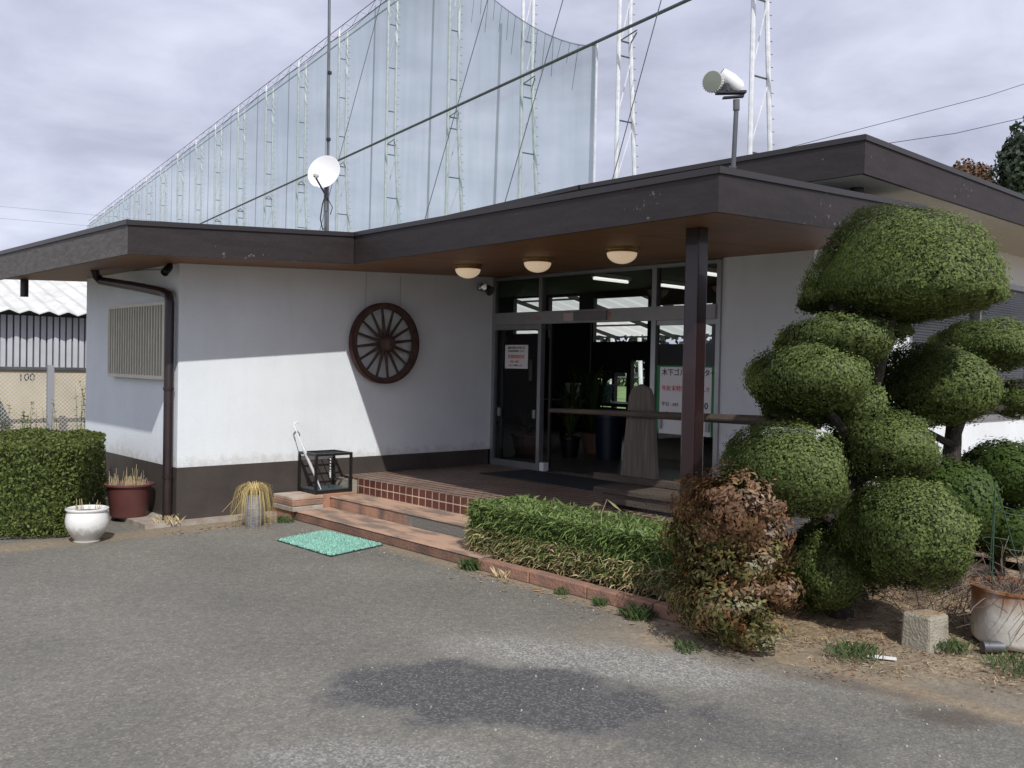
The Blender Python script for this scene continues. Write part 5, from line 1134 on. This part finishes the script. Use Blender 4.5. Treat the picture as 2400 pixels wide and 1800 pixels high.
MB().hexa([cc+rz@Vector((sx_*.080, sy_*.080, .2055)) for sx_, sy_ in ((-1,-1),(1,-1),(1,1),(-1,1))], [cc+rz@Vector((sx_*.072, sy_*.074, .209)) for sx_, sy_ in ((-1,-1),(1,-1),(1,1),(-1,1))]).build('soil_cap', mat('ochre_soil', (.32,.20,.10), .95, col2=(.40,.34,.25), vscale=14, bump=.8), cb, bevel=.003)
dr = thing('rusty_drum_planter', (2.12, -6.73, .03), 'pale rust-stained round metal planter with dead vines at the right edge', 'planter')
M_drum = mat('rusted_white_metal', (.62,.60,.54), .45, col2=(.50,.46,.38), vscale=3, bump=.15, bscale=30)
n, l, b = nodes(M_drum); src = b.inputs['Base Color'].links[0].from_socket
co = n.new('ShaderNodeTexCoord'); s2 = n.new('ShaderNodeSeparateXYZ'); l.new(co.outputs['Object'], s2.inputs[0])
mpp = n.new('ShaderNodeMapping'); mpp.inputs['Scale'].default_value = (4,4,1.2); l.new(co.outputs['Object'], mpp.inputs[0]); nz = n.new('ShaderNodeTexNoise'); nz.inputs['Scale'].default_value = 1.4; nz.inputs['Detail'].default_value = 7; l.new(mpp.outputs[0], nz.inputs[0])
ma = n.new('ShaderNodeMath'); ma.operation = 'MULTIPLY_ADD'; ma.inputs[1].default_value = .5; l.new(nz.outputs[0], ma.inputs[0]); l.new(s2.outputs[2], ma.inputs[2])
rr_ = n.new('ShaderNodeValToRGB'); l.new(ma.outputs[0], rr_.inputs[0]); rr_.color_ramp.elements[0].position = .43; rr_.color_ramp.elements[0].color = (0,0,0,1); rr_.color_ramp.elements[1].position = .58; rr_.color_ramp.elements[1].color = (1,1,1,1)
mx_ = n.new('ShaderNodeMixRGB'); l.new(rr_.outputs[0], mx_.inputs[0]); l.new(src, mx_.inputs[1]); mx_.inputs[2].default_value = (.24,.10,.04,1); l.new(mx_.outputs[0], b.inputs['Base Color'])
MB().lathe([(0,.03),(.215,.03),(.238,.05),(.243,.07),(.248,.34),(.260,.348),(.260,.362),(.242,.364),(.238,.33)], (2.12,-6.73,0), 56).build('vessel', M_drum, dr, smooth=True)
MB().lathe([(0,.335),(.240,.335)], (2.12,-6.73,0), 32).build('earth', M_soil, dr)
M_stake = mat('green_stake', (.03,.07,.04), .5)
q = MB()
for a, bb in (((2.02,-6.62,.33),(2.08,-6.60,.97)), ((2.26,-6.72,.33),(2.085,-6.61,.93)), ((2.16,-6.55,.33),(2.08,-6.60,.95))): q.tube([a, bb], .004, 6)
q.build('support_stakes', M_stake, dr)
q = MB()
for z, r_ in ((.60,.13),(.80,.08)):
    q.tube([(2.12+r_*math.cos(t_), -6.66+r_*math.sin(t_), z+.02*math.sin(t_)) for t_ in np.linspace(0,2*PI,20)], .0025, 5)
q.build('support_ring', M_stake, dr)
q = MB(); rr2 = np.random.default_rng(5)
for i in range(75):
    a = rr2.random()*6.283; r0 = .18*rr2.random(); p_ = Vector((2.12+r0*math.cos(a), -6.70+r0*math.sin(a), .33)); d_ = Vector((math.cos(a)+rr2.normal(0,.5), math.sin(a)+rr2.normal(0,.5), 1.0+rr2.normal(0,.5))); pts = [p_]
    for k_ in range(5):
        d_ = d_+Vector((rr2.normal(0,.5), rr2.normal(0,.5), rr2.normal(-.28,.3))); d_.normalize(); pts.append(pts[-1]+d_*.075)
    q.tube(pts, [.0035,.003,.0027,.0024,.002,.0014], 4, False)
q.build('dead_vines', M_twig, dr)
dr.location = (2.215,-6.815,.03)
ct = thing('tin_can', (1.90, -6.78, .03), 'small dull metal can lying on its side before the planter', 'can')
MB().tube([(1.90,-6.74,.045),(1.99,-6.82,.045)], .032, 20).build('can_body', M_galvd, ct, smooth=True)
tag(MB().box(-.075,.075,-.011,.011,0,.012).build('white_stick', M_paper), 'short white stick lying on the dry ground before the concrete block', 'stick')
o = bpy.data.objects['white_stick']; o.location = (1.33,-6.42,.012); o.rotation_euler = (0,0,R(-62))
# low dead undergrowth behind the planter
q = MB(); rr2 = np.random.default_rng(15)
for i in range(150):
    x = 2.1+1.1*rr2.random(); y = -6.75+.95*rr2.random(); p_ = Vector((x,y,.05)); d_ = Vector((rr2.normal(0,.6), rr2.normal(0,.6), 1.)); pts = [p_]
    for k_ in range(4):
        d_ = d_+Vector((rr2.normal(0,.5), rr2.normal(0,.5), rr2.normal(-.2,.3))); d_.normalize(); pts.append(pts[-1]+d_*.09*(.5+rr2.random()))
    q.tube(pts, [.0035,.003,.0025,.002,.0012], 4, False)
tag(q.build('dead_undergrowth', M_twig), kind='stuff')
# loose stones and fallen leaves on the asphalt
r = np.random.default_rng(44); V = []; F = []
bm = bmesh.new(); bmesh.ops.create_icosphere(bm, subdivisions=1, radius=1); CV = np.array([v.co[:] for v in bm.verts]); CF = np.array([[v.index for v in f.verts] for f in bm.faces]); bm.free()
k = 0
for i in range(600):
    if r.random() < .6: x, y = .93-abs(r.normal(0,.25)), -1.0-6*r.random(); x += (.0 if y > -5.2 else (-.35*(y+5.2)*-1)*0)
    else: x, y = -1.4+2.6*r.random(), -7.6+2.9*r.random()
    if x > .99: continue
    s_ = .0022+.0045*r.random()**3; V.append(CV*s_*(.6+.8*r.random(3))+np.array([x,y,s_*.4])); F.append(CF+k*len(CV)); k += 1
tag(fast_mesh('loose_grit', np.concatenate(V), np.concatenate(F), mat('pale_grit', (.32,.30,.27), .9, island=.5)), kind='stuff')
